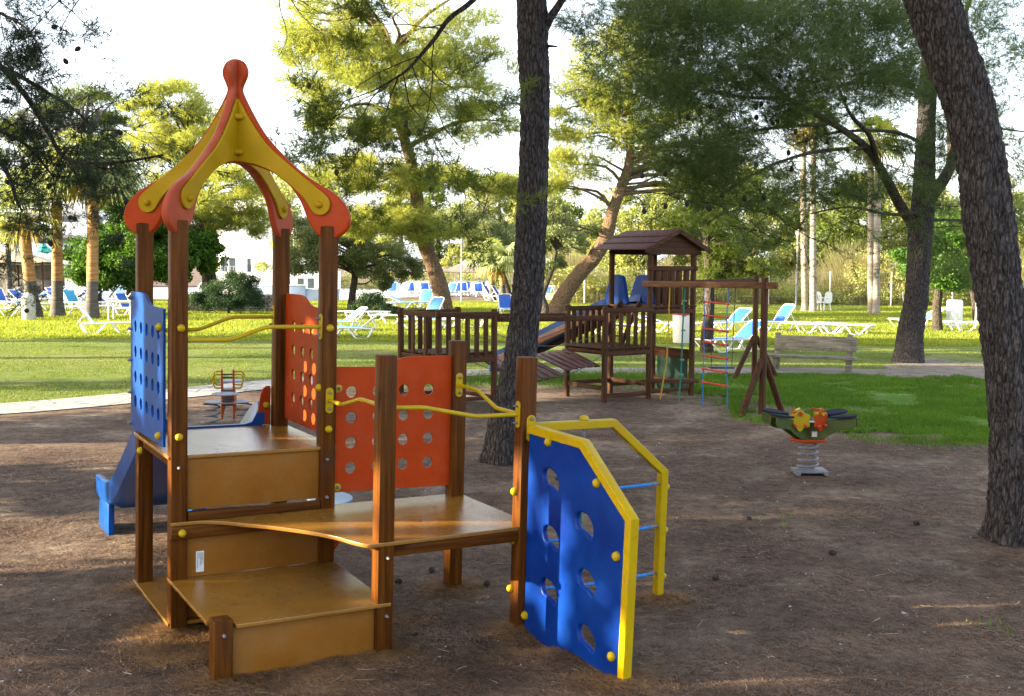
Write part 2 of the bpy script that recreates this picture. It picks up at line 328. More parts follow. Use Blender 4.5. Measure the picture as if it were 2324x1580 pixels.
def polysheet(name, pts, z, mat, jit=.12, seed=1):
    rnd = random.Random(seed); P2 = []
    for i in range(len(pts)):
        a, b = Vector(pts[i][:2]), Vector(pts[(i+1) % len(pts)][:2]); L_ = (b-a).length
        k = max(1, min(120, int(L_/.18))) if jit and L_ < 40 else 1; nrm = Vector((-(b-a).y, (b-a).x)).normalized()
        for j in range(k):
            t = j/k; q = a.lerp(b, t)
            if jit and 0 < j: q = q + nrm*(jit*(noise.noise(Vector((q.x*1.3, q.y*1.3, seed)))*2 + noise.noise(Vector((q.x*.55, q.y*.55, seed+4)))*2.2 + rnd.uniform(-.3, .3)))
            P2.append(q)
    tris = tessellate_polygon([[Vector((p.x, p.y, 0)) for p in P2]])
    V = np.array([(p.x, p.y, z) for p in P2]); F = np.array([t if ((P2[t[1]]-P2[t[0]]).cross(P2[t[2]]-P2[t[0]])) > 0 else t[::-1] for t in tris])
    return arr_mesh(name, V, F, mat), P2
# path: a strip of flagstones curving from the left edge round behind the wooden frame to the bench
pc = [(-30, 6.5), (-16, 11.2), (-10.5, 13.8), (-7.36, 15.75), (-5.6, 17.6), (-4.3, 19.2), (-2.2, 21.0), (.6, 22.0), (3.2, 22.3), (6.2, 22.5), (9.6, 21.9), (14, 21.3), (30, 20)]
pcs = smoothcurve([(x, y, 0) for x, y in pc], 8)
def offset(curve, d):
    r = []
    for i, p in enumerate(curve):
        t = (curve[min(i+1, len(curve)-1)] - curve[max(i-1, 0)]).normalized(); r.append(Vector((p.x - t.y*d, p.y + t.x*d, 0)))
    return r
upper, lower = offset(pcs, .62), offset(pcs, -.62)
def stone_mat():
    m = bpy.data.materials.new('flagstone'); m.use_nodes = True; n = m.node_tree; N = n.nodes; L = n.links; b = N['Principled BSDF']; b.inputs['Roughness'].default_value = .85
    tc = N.new('ShaderNodeTexCoord'); v = N.new('ShaderNodeTexVoronoi'); v.feature = 'DISTANCE_TO_EDGE'; v.inputs['Scale'].default_value = 1.5
    v2 = N.new('ShaderNodeTexVoronoi'); v2.inputs['Scale'].default_value = 1.5
    nzz = N.new('ShaderNodeTexNoise'); nzz.inputs['Scale'].default_value = 6; nzz.inputs['Detail'].default_value = 6
    for q in (v, v2, nzz): L.new(tc.outputs['Object'], q.inputs['Vector'])
    r = N.new('ShaderNodeValToRGB'); r.color_ramp.elements[0].position = .02; r.color_ramp.elements[0].color = (.55, .52, .46, 1); r.color_ramp.elements[1].position = .025; r.color_ramp.elements[1].color = (1, 1, 1, 1); L.new(v.outputs['Distance'], r.inputs[0])
    c = N.new('ShaderNodeValToRGB'); c.color_ramp.elements[0].position = .3; c.color_ramp.elements[0].color = (.20, .185, .165, 1); c.color_ramp.elements[1].position = .75; c.color_ramp.elements[1].color = (.40, .385, .36, 1); L.new(nzz.outputs['Fac'], c.inputs[0])
    x = N.new('ShaderNodeMix'); x.data_type = 'RGBA'; x.blend_type = 'MULTIPLY'; x.inputs['Factor'].default_value = 1; L.new(r.outputs[0], x.inputs['A']); L.new(c.outputs[0], x.inputs['B']); sx = N.new('ShaderNodeSeparateXYZ'); L.new(tc.outputs['Object'], sx.inputs[0]); mr = N.new('ShaderNodeMapRange'); mr.inputs['From Min'].default_value = -2.5; mr.inputs['From Max'].default_value = 2.5; L.new(sx.outputs['X'], mr.inputs['Value'])
    y_ = N.new('ShaderNodeMix'); y_.data_type = 'RGBA'; e_ = N.new('ShaderNodeMix'); e_.data_type = 'RGBA'; e_.inputs['A'].default_value = (.09, .068, .055, 1); e_.inputs['B'].default_value = (.20, .17, .145, 1); L.new(nzz.outputs['Fac'], e_.inputs['Factor'])
    L.new(mr.outputs[0], y_.inputs['Factor']); L.new(x.outputs['Result'], y_.inputs['A']); L.new(e_.outputs['Result'], y_.inputs['B']); L.new(y_.outputs['Result'], b.inputs['Base Color'])   # the stones give way to trodden earth
    bp = N.new('ShaderNodeBump'); bp.inputs['Distance'].default_value = .02; L.new(r.outputs[0], bp.inputs['Height']); L.new(bp.outputs[0], b.inputs['Normal']); return m
k = len(pcs); Vp = np.array([(p.x, p.y, .012) for p in upper] + [(p.x, p.y, .012) for p in lower]); i_ = np.arange(k-1)
tag(arr_mesh('path', Vp, np.stack([i_+k, i_+1+k, i_+1, i_], 1), stone_mat()), kind='structure')
lawn_pts = [(p.x, p.y) for p in offset(pcs, .6)] + [(90, 30), (90, 66), (-90, 66), (-90, 20)]
lawn_poly = polysheet('lawn', lawn_pts[:1] + lawn_pts[1:], .006, lawnm, .10, 3); tag(lawn_poly[0], kind='structure')
strip = [G(*q) for q in ((1570, 868), (1600, 890), (1655, 905), (1700, 950), (1790, 958), (1930, 985), (2080, 992), (2240, 1002))]
lo = [p for p in offset(pcs, -.7) if 3.2 < p.x < 15]
strip_pts = [(p.x, p.y) for p in strip] + [(8.0, 14.2), (14, 14)] + [(p.x, p.y) for p in reversed(lo)]
lawn2 = polysheet('grass_strip', strip_pts, .006, lushm, .30, 7); tag(lawn2[0], kind='structure')
# pale pool terrace on the far left and in the middle distance
tag(polysheet('terrace', [G(-300, 672)[:2], G(640, 683)[:2], G(760, 682)[:2], G(1160, 664)[:2], (6, 92), (-60, 92)], .014, pbr('terrace_paving', (.62, .58, .50), (.72, .68, .6), scale=1.5, rough=.85), 0)[0], kind='structure')
tag(polysheet('sandy_track', [G(*q)[:2] for q in ((1100, 673), (1330, 686), (1650, 712), (1960, 700), (1960, 695), (1700, 692), (1400, 676), (1150, 666))], .010, pbr('sand', (.5, .44, .33), (.6, .54, .42), scale=2, rough=.9), .05, 11)[0], kind='structure')
# grass blades where the lawn is close enough to show them
def blades(name, n, pts_fn, h, wd, mat, seed, label_kind='stuff'):
    rng = np.random.default_rng(seed); X, Y = pts_fn(rng, n); n = len(X); a = rng.uniform(0, 6.283, n); hh = h*rng.uniform(.5, 1.3, n); ww = wd*rng.uniform(.6, 1.3, n)
    lx, ly = rng.normal(0, .35, n)*hh, rng.normal(0, .35, n)*hh; z0 = np.full(n, .004)
    V = np.empty((n, 3, 3)); V[:, 0] = np.stack([X-np.cos(a)*ww, Y-np.sin(a)*ww, z0], 1); V[:, 1] = np.stack([X+np.cos(a)*ww, Y+np.sin(a)*ww, z0], 1); V[:, 2] = np.stack([X+lx, Y+ly, z0+hh], 1)
    o = arr_mesh(name, V.reshape(-1, 3), np.arange(3*n).reshape(-1, 3), mat); tag(o, kind='stuff'); return o
def inside(poly, X, Y):
    c = np.zeros(len(X), bool); n = len(poly)
    for i in range(n):
        x1, y1 = poly[i]; x2, y2 = poly[(i+1) % n]
        if y1 == y2: continue
        c ^= ((y1 > Y) != (y2 > Y)) & (X < (x2-x1)*(Y-y1)/(y2-y1)+x1)
    return c
def thin(X, Y, lim=.16, f=.9):
    q = np.array([noise.noise(Vector((x*f, y*f*.7, 21))) + .5*noise.noise(Vector((x*f*3.5, y*f*3.5, 8))) for x, y in zip(X, Y)]); k_ = q + np.random.default_rng(1).normal(0, .07, len(X)) < lim; return X[k_], Y[k_]
def ptsin(poly, x0, x1, y0, y1, pw=1.0):
    def fn(rng, n):
        X = rng.uniform(x0, x1, n); Y = y0 + (y1-y0)*rng.uniform(0, 1, n)**pw; k_ = inside([(p.x, p.y) for p in poly], X, Y); return thin(X[k_], Y[k_]) if y1 < 40 else (X[k_], Y[k_])
    return fn
grassA = foliage('grass_blades', (.075, .125, .016), (.18, .215, .04), .4, .5, (1.1, 1.1, .5))
grassB = foliage('lush_grass_blades', (.05, .115, .008), (.12, .215, .018), .35, .9, (1.1, 1.2, .4))
grassFar = foliage('sunny_grass_blades', (.13, .19, .02), (.30, .32, .05), .5, .5, (1.1, 1.1, .5))  # brighter copy of the lawn blades, sunlight put into the colour
blades('grass', 260000, ptsin(lawn_poly[1], -16, 12, 14, 34, 1.5), .032, .007, grassA, 5)
far_poly = [Vector(q) for q in ((-30, 28), (32, 28), (45, 62), (-45, 62))]
def keepout(poly, *a):
    f0 = ptsin(poly, *a)
    def fn(rng, n):
        X, Y = f0(rng, n); return X, Y
    return fn
blades('far_grass', 430000, keepout(far_poly, -30, 34, 30, 61, 1.2), .07, .018, grassFar, 15)
blades('lush_grass', 170000, ptsin(lawn2[1], 2.5, 9, 13.2, 22, 1), .05, .007, grassB, 6)
# ragged tufts along the edge of the strip
ed = [Vector(q) for q in strip_pts[:9]]
def edge_pts(rng, n):
    i = rng.integers(0, 8, n); t = rng.uniform(0, 1, n); A = np.array([tuple(p)[:2] for p in ed]); q = A[i] + (A[i+1]-A[i])*t[:, None] + rng.normal(0, 1, (n, 2))*np.array([.16, .22])*np.abs(rng.normal(0, 1, (n, 1)))
    k_ = np.array([noise.noise(Vector((x*2.2, y*2.2, 3))) > -.02 for x, y in q]); return q[k_, 0], q[k_, 1]
blades('edge_grass', 26000, edge_pts, .045, .006, grassB, 16)
tag(polysheet('bare_earth', [G(*q)[:2] for q in ((1690, 846), (1830, 852), (1990, 842), (2040, 818), (2110, 812), (2180, 826), (2270, 822), (2290, 850), (2250, 862), (2000, 860), (1800, 862))], .016, pbr('bare_soil', (.09, .065, .05), (.19, .15, .12), scale=3, rough=.95, bump=.8, fine=40), .12, 19)[0], kind='structure')
# weeds and tufts scattered on the earth, and the edge of grass behind the wooden frame
def patches(cs):
    def fn(rng, n):
        X = []; Y = []
        for (x, y, r, q) in cs:
            m_ = int(n*q); X.append(rng.normal(x, r, m_)); Y.append(rng.normal(y, r*.7, m_))
        return np.concatenate(X), np.concatenate(Y)
    return fn
blades('weeds', 30000, patches([(.9, 20.6, 1.0, .3), (2.6, 20.8, .9, .3), (-1.5, 20.0, .8, .2), (4.6, 17.2, .45, .1), (3.6, 18.9, .6, .1), (5.1, 13.4, .35, .02), (2.9, 6.4, .12, .0004), (2.2, 9.2, .25, .0006)]), .05, .006, grassB, 8)
# needle litter, twigs and pale chips on the earth
rng = np.random.default_rng(11); n = 330000
Y = 4.6 + 9.5*rng.uniform(0, 1, n)**1.6; X = rng.uniform(-.52, .52, n)*Y
dens = np.array([noise.noise(Vector((x*.9, y*.9, 2))) + .35*noise.noise(Vector((x*3.1, y*3.1, 7))) for x, y in zip(X, Y)])
kp = dens + rng.uniform(-.5, .5, n) > -.30; X, Y = X[kp], Y[kp]; n = len(X)
a = rng.uniform(0, 6.283, n); ln = rng.uniform(.025, .075, n); ww = rng.uniform(.0010, .0022, n)*(.7+Y/14); Z = np.array([gz(x, y) for x, y in zip(X, Y)]) + .004
tz = rng.uniform(-.002, .012, n); ca, sa = np.cos(a), np.sin(a)
V = np.empty((n, 3, 3)); V[:, 0] = np.stack([X-sa*ww, Y+ca*ww, Z], 1); V[:, 1] = np.stack([X+sa*ww, Y-ca*ww, Z+.001], 1); V[:, 2] = np.stack([X+ca*ln, Y+sa*ln, Z+tz], 1)
o = arr_mesh('needle_litter', V.reshape(-1, 3), np.arange(3*n).reshape(-1, 3), foliage('dry_needles', (.045, .026, .018), (.25, .155, .10), .15, 1.5, (1, 1, 1))); tag(o, kind='stuff')
mb = MB(); rnd = random.Random(4)
for i in range(1100):
    y = 4.8 + 8.5*rnd.random()**1.5; x = rnd.uniform(-.5, .5)*y; s = rnd.uniform(.003, .009)*(1.6 if rnd.random() < .06 else 1)
    v, f = bevcube(1, 1, 1, 0); mb.add(v, f, Matrix.Translation((x, y, gz(x, y)+s*.3)) @ Matrix.Rotation(rnd.uniform(0, 6), 4, 'Z') @ Matrix.Rotation(rnd.uniform(-.6, .6), 4, 'X') @ Matrix.Diagonal((s*rnd.uniform(1, 2.2), s, s*.6, 1)))
tag(mb.build('pebbles', pbr('chips', (.12, .10, .085), (.48, .45, .42), scale=3, rough=.9, detail=1), smooth=0), kind='stuff')
mb = MB()
for i in range(260):
    y = 4.9 + 6.5*rnd.random(); x = rnd.uniform(-.5, .5)*y; a = rnd.uniform(0, 6.28); l = rnd.uniform(.03, .16); z = gz(x, y)+.006
    p = [Vector((x, y, z))]
    for j in range(3): a += rnd.uniform(-.4, .4); p.append(p[-1] + Vector((math.cos(a), math.sin(a), rnd.uniform(-.02, .06)))*l/3)
    mb.tube(p, [.0022, .002, .0016, .0008], 5)
tag(mb.build('twigs', pbr('twig_bark', (.10, .07, .05), (.35, .29, .23), scale=4, rough=.9, detail=1)), kind='stuff')
# ================================================================== the coloured play tower in front
ps = empty('play_tower', label='play tower with orange and yellow pointed roof, honey coloured steps and blue climbing wall', cat='play tower')
_yaw, _ty = .5258, .0183
ps.matrix_world = Matrix.Translation((-1.9413, 6.267, 0)) @ Matrix.Rotation(_ty, 4, 'Y') @ Matrix.Rotation(_yaw, 4, 'Z')
PW = .095
def post(x, y, z1, z0=-.12, wd=PW, name='post'):
    m = MB(); m.box((x, y, (z0+z1)/2), (wd, wd, z1-z0), .008); return m.build(name, stain(2), ps)
def cap(c, ax, par=ps, r=.023, mat=None, name='bolt_cap'):
    m = MB(); pr = [(r, 0), (r, .006), (r*.9, .016), (r*.6, .024), (r*.25, .028), (1e-5, .0285)]
    m.lathe(pr, 16, Matrix.Translation(c) @ Vector(ax).to_track_quat('Z', 'Y').to_matrix().to_4x4()); return m.build(name, mat or yellow, par, 60)
def sbolt(c, ax, par=ps): return cap(c, ax, par, .010, steel, 'steel_bolt')
s9 = .9
TT = 2.377; TM = 1.671
A_, B_, C_, D_ = post(0, 0, TT), post(s9, 0, TT), post(s9, s9, TT), post(0, s9, TT)
E_, F_, G_, H_ = post(s9, -s9, TM), post(2*s9, 0, TM), post(2*s9-.01, -s9, TM-.03), post(.01, -s9, .335, wd=.10)
# roof: four curved arms meeting over the middle, each with a yellow plate on both faces
outer = smoothcurve([(0, 3.392), (.033, 3.386), (.062, 3.366), (.082, 3.325), (.079, 3.285), (.061, 3.245), (.048, 3.205), (.065, 3.16), (.118, 3.065), (.212, 2.925), (.350, 2.788), (.498, 2.672), (.668, 2.578), (.749, 2.501), (.777, 2.423), (.757, 2.355), (.69, 2.304)], 5)
inner = smoothcurve([(.59, 2.312), (.548, 2.345), (.505, 2.41), (.455, 2.52), (.384, 2.615), (.274, 2.693), (.153, 2.737), (.06, 2.754), (0, 2.756)], 5)
arm_o = [(p.x, p.y) for p in [q.to_3d() for q in outer]] + [(p.x, p.y) for p in inner]
yel_o = [(.004, 3.150), (.025, 3.148)] + [(p.x, p.y) for p in smoothcurve([(.050, 3.132), (.125, 3.010), (.245, 2.86), (.426, 2.713), (.61, 2.577), (.650, 2.535), (.655, 2.49), (.628, 2.452), (.585, 2.443), (.542, 2.465), (.482, 2.547), (.372, 2.640), (.252, 2.713), (.14, 2.752)], 5)] + [(.04, 2.766), (.004, 2.767)]
for sx, sy in ((-1, -1), (1, -1), (1, 1), (-1, 1)):
    d = Vector((sx, sy, 0)).normalized(); nrm = d.cross(Vector((0, 0, 1)))
    M = Matrix(((d.x, 0, -nrm.x*-1, s9/2), (d.y, 0, nrm.y, s9/2), (0, 1, 0, 0), (0, 0, 0, 1)))
    M = Matrix.Translation((s9/2, s9/2, 0)) @ Matrix((d, Vector((0, 0, 1)), nrm)).transposed().to_4x4()
    arm = plate('roof_arm', [(a+.0, b) for a, b in arm_o], [], .044, .012, M, salmon if sx*sy > 0 else orange, ps)
    for sgn in (-1, 1):
        yp = plate('yellow_plate', yel_o, [], .018, .005, M @ Matrix.Translation((0, 0, sgn*.031)), yellowp, arm)
        for r_, z_ in ((.062, 3.035), (.062, 2.821), (.588, 2.505)):
            cap(Vector((s9/2, s9/2, z_)) + d*r_ + nrm*sgn*.039, nrm*sgn, arm, .021, yellowp)
# platforms
plate('platform', [(-.06, -.035), (.955, -.035), (.955, .93), (-.06, .93)], [], .022, .003, XY(1.022), ply, ps)
mid = [(-.05, -.05)] + [(p.x, p.y) for p in smoothcurve([(-.03, -.052), (.109, -.052), (.221, -.11), (.34, -.228), (.457, -.349), (.601, -.538), (.692, -.70), (.738, -.84), (.778, -.93), (.82, -.955)], 4)] + [(1.86, -.935), (1.86, .05), (.02, .05)]
plate('middle_platform', mid, [], .022, .003, XY(.636), ply, ps)
plate('step_platform', [(-.05, .03), (-.05, -.84), (.062, -.84), (.075, -.955), (.93, -.955), (.95, .03)], [], .02, .003, XY(.298), ply, ps)
plate('ground_shelf', [(-.06, -.03), (.9, -.03), (.9, .95), (-.06, .95)], [], .022, .003, XY(.045), ply, ps)
def panel(name, u0, u1, v, z0, z1, mat, th=.015):
    m = MB(); m.box(((u0+u1)/2, v, (z0+z1)/2), (u1-u0, th, z1-z0), .002); return m.build(name, mat, ps)
panel('riser_panel', .05, .85, -.01, .71, 1.008, plyv); panel('riser_panel', .05, .85, -.01, .31, .622, plyv)
panel('riser_panel', .062, .85, -.905, -.05, .286, plyv); panel('riser_panel', .05, .85, .03, -.05, .285, plyv)
m = MB(); m.box((.45, -.03, .675), (.80, .045, .052), .006); m.build('rail', stain(0), ps)
def rail(c, size, ax): m = MB(); m.box(c, size, .005); return m.build('rail', stain(ax), ps)
rail((.36, -.055, .588), (.82, .04, .072), 0); rail((1.345, -.915, .592), (.80, .04, .066), 0); rail((1.35, .02, .592), (.80, .04, .066), 0); rail((1.8, -.45, .592), (.04, .80, .066), 1)
rail((0, .45, .975), (.04, .80, .065), 1); rail((.9, .45, .975), (.04, .80, .065), 1); rail((.9, -.45, .592), (.04, .80, .066), 1)
rail((.025, -.45, .252), (.04, .80, .066), 1); rail((.9, -.45, .252), (.04, .80, .066), 1)
# sticker with print lines on the riser
st = panel('information_label', .103, .150, -.0195, .335, .459, pbr('sticker', (.55, .58, .6), (.66, .68, .7), scale=20, rough=.5), .002)
m = MB(); rnd = random.Random(2)
for i in range(9):
    L_ = rnd.uniform(.03, .095); m.box((.110+i*.0042, -.0212, .452-L_/2), (.0013, .0006, L_), 0)
m.build('print_lines', blackp, st, 0)
# orange panel between posts, with round holes
oh = [ell(x, z, .036, .036, 22) for x in (1.062, 1.24, 1.418, 1.594) for z in (.883, 1.042, 1.20, 1.360)]
op = plate('orange_panel', [(.94, .735), (1.76, .718)] + [(1.76, 1.574), (1.47, 1.574)] + [(p.x, p.y) for p in smoothcurve([(1.40, 1.566), (1.35, 1.545), (1.29, 1.52), (1.22, 1.514)], 4)] + [(.94, 1.520)], oh, .018, .003, XZ(.0), orange, ps)
for z in (1.385, .768):
    m = MB(); m.lathe([(.024, 0), (.024, .008), (.02, .011), (1e-5, .011)], 16, Matrix.Translation((.972, -.011, z)) @ Vector((0, -1, 0)).to_track_quat('Z', 'Y').to_matrix().to_4x4()); m.box((.958, -.016, z), (.034, .010, .048), .002)
    br = m.build('bracket', yellow, ps); sbolt((.974, -.022, z), (0, -1, 0), br)
# perforated side panels of the tower
def side_top(d, e): return [(p.x, p.y) for p in smoothcurve([(d, 1.94), ((d+e)/2+.12, 1.942), ((d+e)/2+.03, 1.93), ((d+e)/2-.07, 1.888), ((d+e)/2-.17, 1.874), (e, 1.87)], 4)]
bh = [ell(v, z, .036, .038, 20) for v in (.84, .675, .51, .345, .19) for z in (1.722, 1.562, 1.402, 1.245)]
bp_ = plate('blue_side_panel', [(.065, 1.07), (.985, 1.06)] + side_top(.985, .065), bh, .016, .003, YZ(-.060), bluep, ps)
rh = [ell(v, z, .036, .038, 20) for v in (.68, .505, .335, .17) for z in (1.722, 1.566, 1.402, 1.245)]
plate('red_side_panel', [(.05, 1.085), (.85, 1.085)] + side_top(.85, .05), rh, .016, .003, YZ(.925), orange, ps)
for z in (1.09, 1.29, 1.5, 1.7, 1.9): sbolt((-.068, .955, z), (-1, 0, 0))
# exit cheeks and slide
for sx in (1, -1):
    o_ = [(s9/2+sx*x, z) for x, z in ([(.40, 1.036)] + [(.40, 1.30)] + [(p.x, p.y) for p in smoothcurve([(.375, 1.302), (.345, 1.275), (.325, 1.20), (.31, 1.11), (.27, 1.055), (.22, 1.036)], 5)])]
    if sx < 0: o_ = o_[::-1]
    c_ = plate('slide_cheek', o_, [], .018, .004, XZ(.955), orange, ps); cap((s9/2+sx*.37, .945, 1.17), (0, -1, 0), c_)
pth = smoothcurve([(0, .94, 1.045), (0, 1.05, 1.03), (0, 1.25, .93), (0, 1.75, .62), (0, 2.2, .35), (0, 2.5, .24), (0, 3.0, .21)], 6)
prof = [(-.40, .16), (-.37, .165), (-.34, .15), (-.30, .03), (-.24, 0), (.24, 0), (.30, .03), (.34, .15), (.37, .165), (.40, .16), (.395, .0), (.30, -.05), (-.30, -.05), (-.395, .0)]
m = MB(); v = []; f = []
for i, p in enumerate(pth):
    t = (pth[min(i+1, len(pth)-1)] - pth[max(i-1, 0)]).normalized(); up = Vector((0, -t.z, t.y)); k = min(1, i/5)
    for a, b in prof: v.append(Vector((s9/2+a*(.9+.1*k), p.y, p.z)) + up*b*(.45+.55*k))
kp = len(prof)
for i in range(len(pth)-1):
    for j in range(kp): f.append([i*kp+j, i*kp+(j+1) % kp, (i+1)*kp+(j+1) % kp, (i+1)*kp+j])
f += [list(range(kp)), [(len(pth)-1)*kp+j for j in range(kp)][::-1]]
m.add(v, f); chute = m.build('slide', slideb, ps, 50)
for u in (.09, .81): m = MB(); m.box((u, 2.75, .08), (.05, .42, .28), .015); m.build('foot', slideb, chute)
# small half-round counter under the tower
ct = plate('counter', [(.945, .17)] + [(.945+.30*math.sin(math.pi*i/16), .45-.28*math.cos(math.pi*i/16)) for i in range(17)] + [(.945, .73)], [], .02, .004, XY(.60), pbr('pale_blue_board', (.20, .36, .62), scale=4, rough=.4), ps)
plate('counter_support', [(.945, .59), (1.24, .59)] + [(.945+.30*math.cos(math.pi*i/20), .59-.46*math.sin(math.pi*i/20)) for i in range(11)], [], .018, .004, XZ(.45), orange, ct)
# bent yellow hand rails with end plates
def handrail(pts, ends):
    q = [Vector(p) for p in pts]; path = [q[0]]
    for i in range(1, len(q)-1):
        a, b, c = q[i-1], q[i], q[i+1]; r = .03; path += [b + (a-b).normalized()*r, b + ((a-b).normalized()+(c-b).normalized())*r*.28, b + (c-b).normalized()*r]
    path.append(q[-1]); m = MB(); m.tube(path, .0125, 12); h = m.build('hand_rail', yellow, ps, 60)
    for p, nm in ends:
        nm = Vector(nm); side = nm.cross(Vector((0, 0, 1)))
        Mx = Matrix.Translation(Vector(p)) @ Matrix((side, Vector((0, 0, 1)), nm)).transposed().to_4x4()
        pl = plate('end_plate', [(.025*math.cos(a), (.054 if math.sin(a) > 0 else -.054)+.025*math.sin(a)) for a in [math.pi*i/8 for i in range(17)]], [], .008, .002, Mx, yellow, h)
        for zz in (.05, -.05): cap(Vector(p)+nm*.004+Vector((0, 0, zz)), nm, pl, .0085, steel, 'steel_bolt')
handrail([(.03, -.02, 1.695), (.30, -.02, 1.695), (.505, -.02, 1.768), (.85, -.02, 1.768)], [((.848, -.02, 1.768), (-1, 0, 0))])
handrail([(.05, .9, 1.695), (.345, .9, 1.695), (.565, .9, 1.778), (.85, .9, 1.778)], [((.848, .9, 1.778), (-1, 0, 0))])
handrail([(.9, -.05, 1.318), (.9, -.255, 1.318), (.9, -.545, 1.385), (.9, -.85, 1.385)], [((.9, -.052, 1.318), (0, -1, 0))])
handrail([(.95, -.9, 1.378), (1.13, -.9, 1.372), (1.46, -.9, 1.306), (1.742, -.9, 1.306)], [((1.738, -.9, 1.306), (-1, 0, 0))])
handrail([(1.79, -.05, 1.385), (1.79, -.31, 1.378), (1.79, -.55, 1.296), (1.79, -.85, 1.296)], [((1.79, -.052, 1.385), (0, -1, 0))])
# yellow domes and steel bolts on the posts
for p_, a in (((.006, -.048, 1.766), (0, -1, 0)), ((-.004, -.048, 1.143), (0, -1, 0)), ((.897, -.048, 1.761), (0, -1, 0)), ((.897, -.048, 1.141), (0, -1, 0)), ((.01, -.075, .589), (0, -1, 0)),
              ((-.068, .13, 1.763), (-1, 0, 0)), ((-.068, .15, 1.125), (-1, 0, 0)), ((-.048, .75, .94), (-1, 0, 0)), ((1.742, -.883, .847), (-1, 0, 0)), ((1.742, -.878, .554), (-1, 0, 0)), ((1.742, -.868, .262), (-1, 0, 0)), ((.853, -.01, 1.395), (-1, 0, 0))): cap(p_, a)
for p_ in ((-.005, -.048, .965), (.89, -.048, .955), (.89, -.048, .72), (.01, -.052-s9+.002, .26), (.905, -.948, .56), (.905, -.948, .235), (1.80, -.948, .60), (1.80, -.948, .1)): sbolt(p_, (0, -1, 0))
# the two angled yellow frames: a blue moulded climbing wall in one, a rope net in the other
fo = [(-.905, 1.252), (-1.52, 1.247), (-1.985, .912), (-1.958, -.13), (-1.905, -.13), (-1.932, .893), (-1.498, 1.197), (-.905, 1.200)]
ff = plate('yellow_frame', fo, [], .055, .005, YZ(1.80), yellow, ps)
def bean(cv, cz, s=1):
    pts = [(-.062, .02), (-.05, .058), (-.015, .072), (.025, .06), (.058, .02), (.066, -.035), (.05, -.072), (.025, -.055), (-.01, -.038), (-.045, -.028)]
    return [(cv - p.x*s*1.28, cz + p.y*s*.88) for p in [q.to_3d() for q in smoothcurve([(a, b) for a, b in pts], 3, True)]]
wb = [(p.x, p.y) for p in smoothcurve([(-1.93, -.04), (-1.80, .01), (-1.62, .05), (-1.42, .045), (-1.25, .01), (-1.1, .0), (-.96, .035)], 5)]
def reliefplate():
    M = YZ(1.80); ol = [(-.955, 1.205), (-1.495, 1.20), (-1.925, .896), (-1.91, -.03)] + [(-1.80, .015), (-1.62, .03), (-1.42, .03), (-1.25, .005), (-1.1, .0), (-.955, .03)]
    return plate('climbing_wall', ol, [bean(a, b) for a, b in ((-1.20, .969), (-1.55, .79), (-1.218, .644), (-1.588, .487), (-1.215, .337), (-1.603, .185))], .034, .012, M, bluem, ps)
cw = reliefplate()
for v_, z_ in ((-1.178, 1.183), (-1.667, 1.04), (-1.865, .696), (-1.85, .164), (-.975, .125)): cap((1.783, v_, z_), (-1, 0, 0), cw, .026)
bf = plate('yellow_frame', [(1.845, 1.252), (2.425, 1.247), (2.845, .90), (2.84, -.13), (2.787, -.13), (2.792, .883), (2.405, 1.197), (1.845, 1.200)], [], .055, .005, XZ(-.9), yellow, ps)
for u, v, z in ((1.742, -.955, 1.27), (1.80, -.952, 1.245)):
    pl = plate('end_plate', [(.03*math.cos(a), (.048 if math.sin(a) > 0 else -.048)+.03*math.sin(a)) for a in [math.pi*i/8 for i in range(17)]], [], .01, .002, Matrix.Translation((1.80, -.951, 1.228)) @ XZ(0), yellow, ps); sbolt((1.80, -.957, 1.285), (0, -1, 0), pl); break
cap((2.205, -.9, 1.251), (0, 0, 1), bf, .03)
for z in (.79, .51, .21): cap((2.846, -.9, z), (1, 0, 0), bf, .022)
net = MB(); net.tube([(2.205, -.9, 1.2), (2.20, -.895, .8), (2.21, -.9, .5), (2.20, -.9, .0)], .009, 8); nv = net.build('rope', ropeg, ps, 60)
for z, z2 in ((.815, .83), (.54, .53), (.235, .245)):
    m = MB(); m.tube(smoothcurve([(1.85, -.9, z2+.01), (2.2, -.9, (z+z2)/2-.012), (2.735, -.9, z)], 5), .0105, 10); rp = m.build('rope', ropeb, ps, 60)
    m = MB(); m.cyl((2.735, -.9, z), (2.79, -.9, z+.003), .012, 10); m.build('rope_end', steel, rp, 60)
    m = MB(); m.ball((2.203, -.9, (z+z2)/2-.01), .026, 12, .9); m.cyl((2.165, -.9, (z+z2)/2-.01), (2.24, -.9, (z+z2)/2-.01), .016); m.build('connector', redp, rp, 60)
m = MB(); m.cyl((2.205, -.9, 1.14), (2.205, -.9, 1.2), .010, 10); m.build('rope_end', steel, nv, 60)

# ================================================================== brown wooden climbing frame behind
YW = math.radians(35); O4 = Vector((2.2, 17.6, 0))
wf = empty('wooden_climbing_frame', O4, YW, 'dark brown wooden climbing frame with board roofed tower, sagging plank bridge and blue slide', 'climbing frame')
cw_, sw_ = math.cos(YW), math.sin(YW)
def WL(x, y, z): dx, dy = x-O4.x, y-O4.y; return Vector((dx*cw_+dy*sw_, -dx*sw_+dy*cw_, z))
def rpost(p, z1, name='post', par=wf, r=.048, mt=None):
    p = Vector(p); m = MB(); m.tube([(p.x, p.y, -.05), (p.x, p.y, z1-.012), (p.x, p.y, z1)], [r, r, r*.85], 14); return m.build(name, mt or oldwood(2), par, 50)
S = .95
T1, T2, T3, T4, P1, P0 = (0, 0), (S, 0), (0, S), (S, S), (-.92, 0), (-.92, S)
for p in (T1, T2, T3, T4): rpost(p+(0,), 2.42)
for p in (P1, P0): rpost(p+(0,), 1.50)
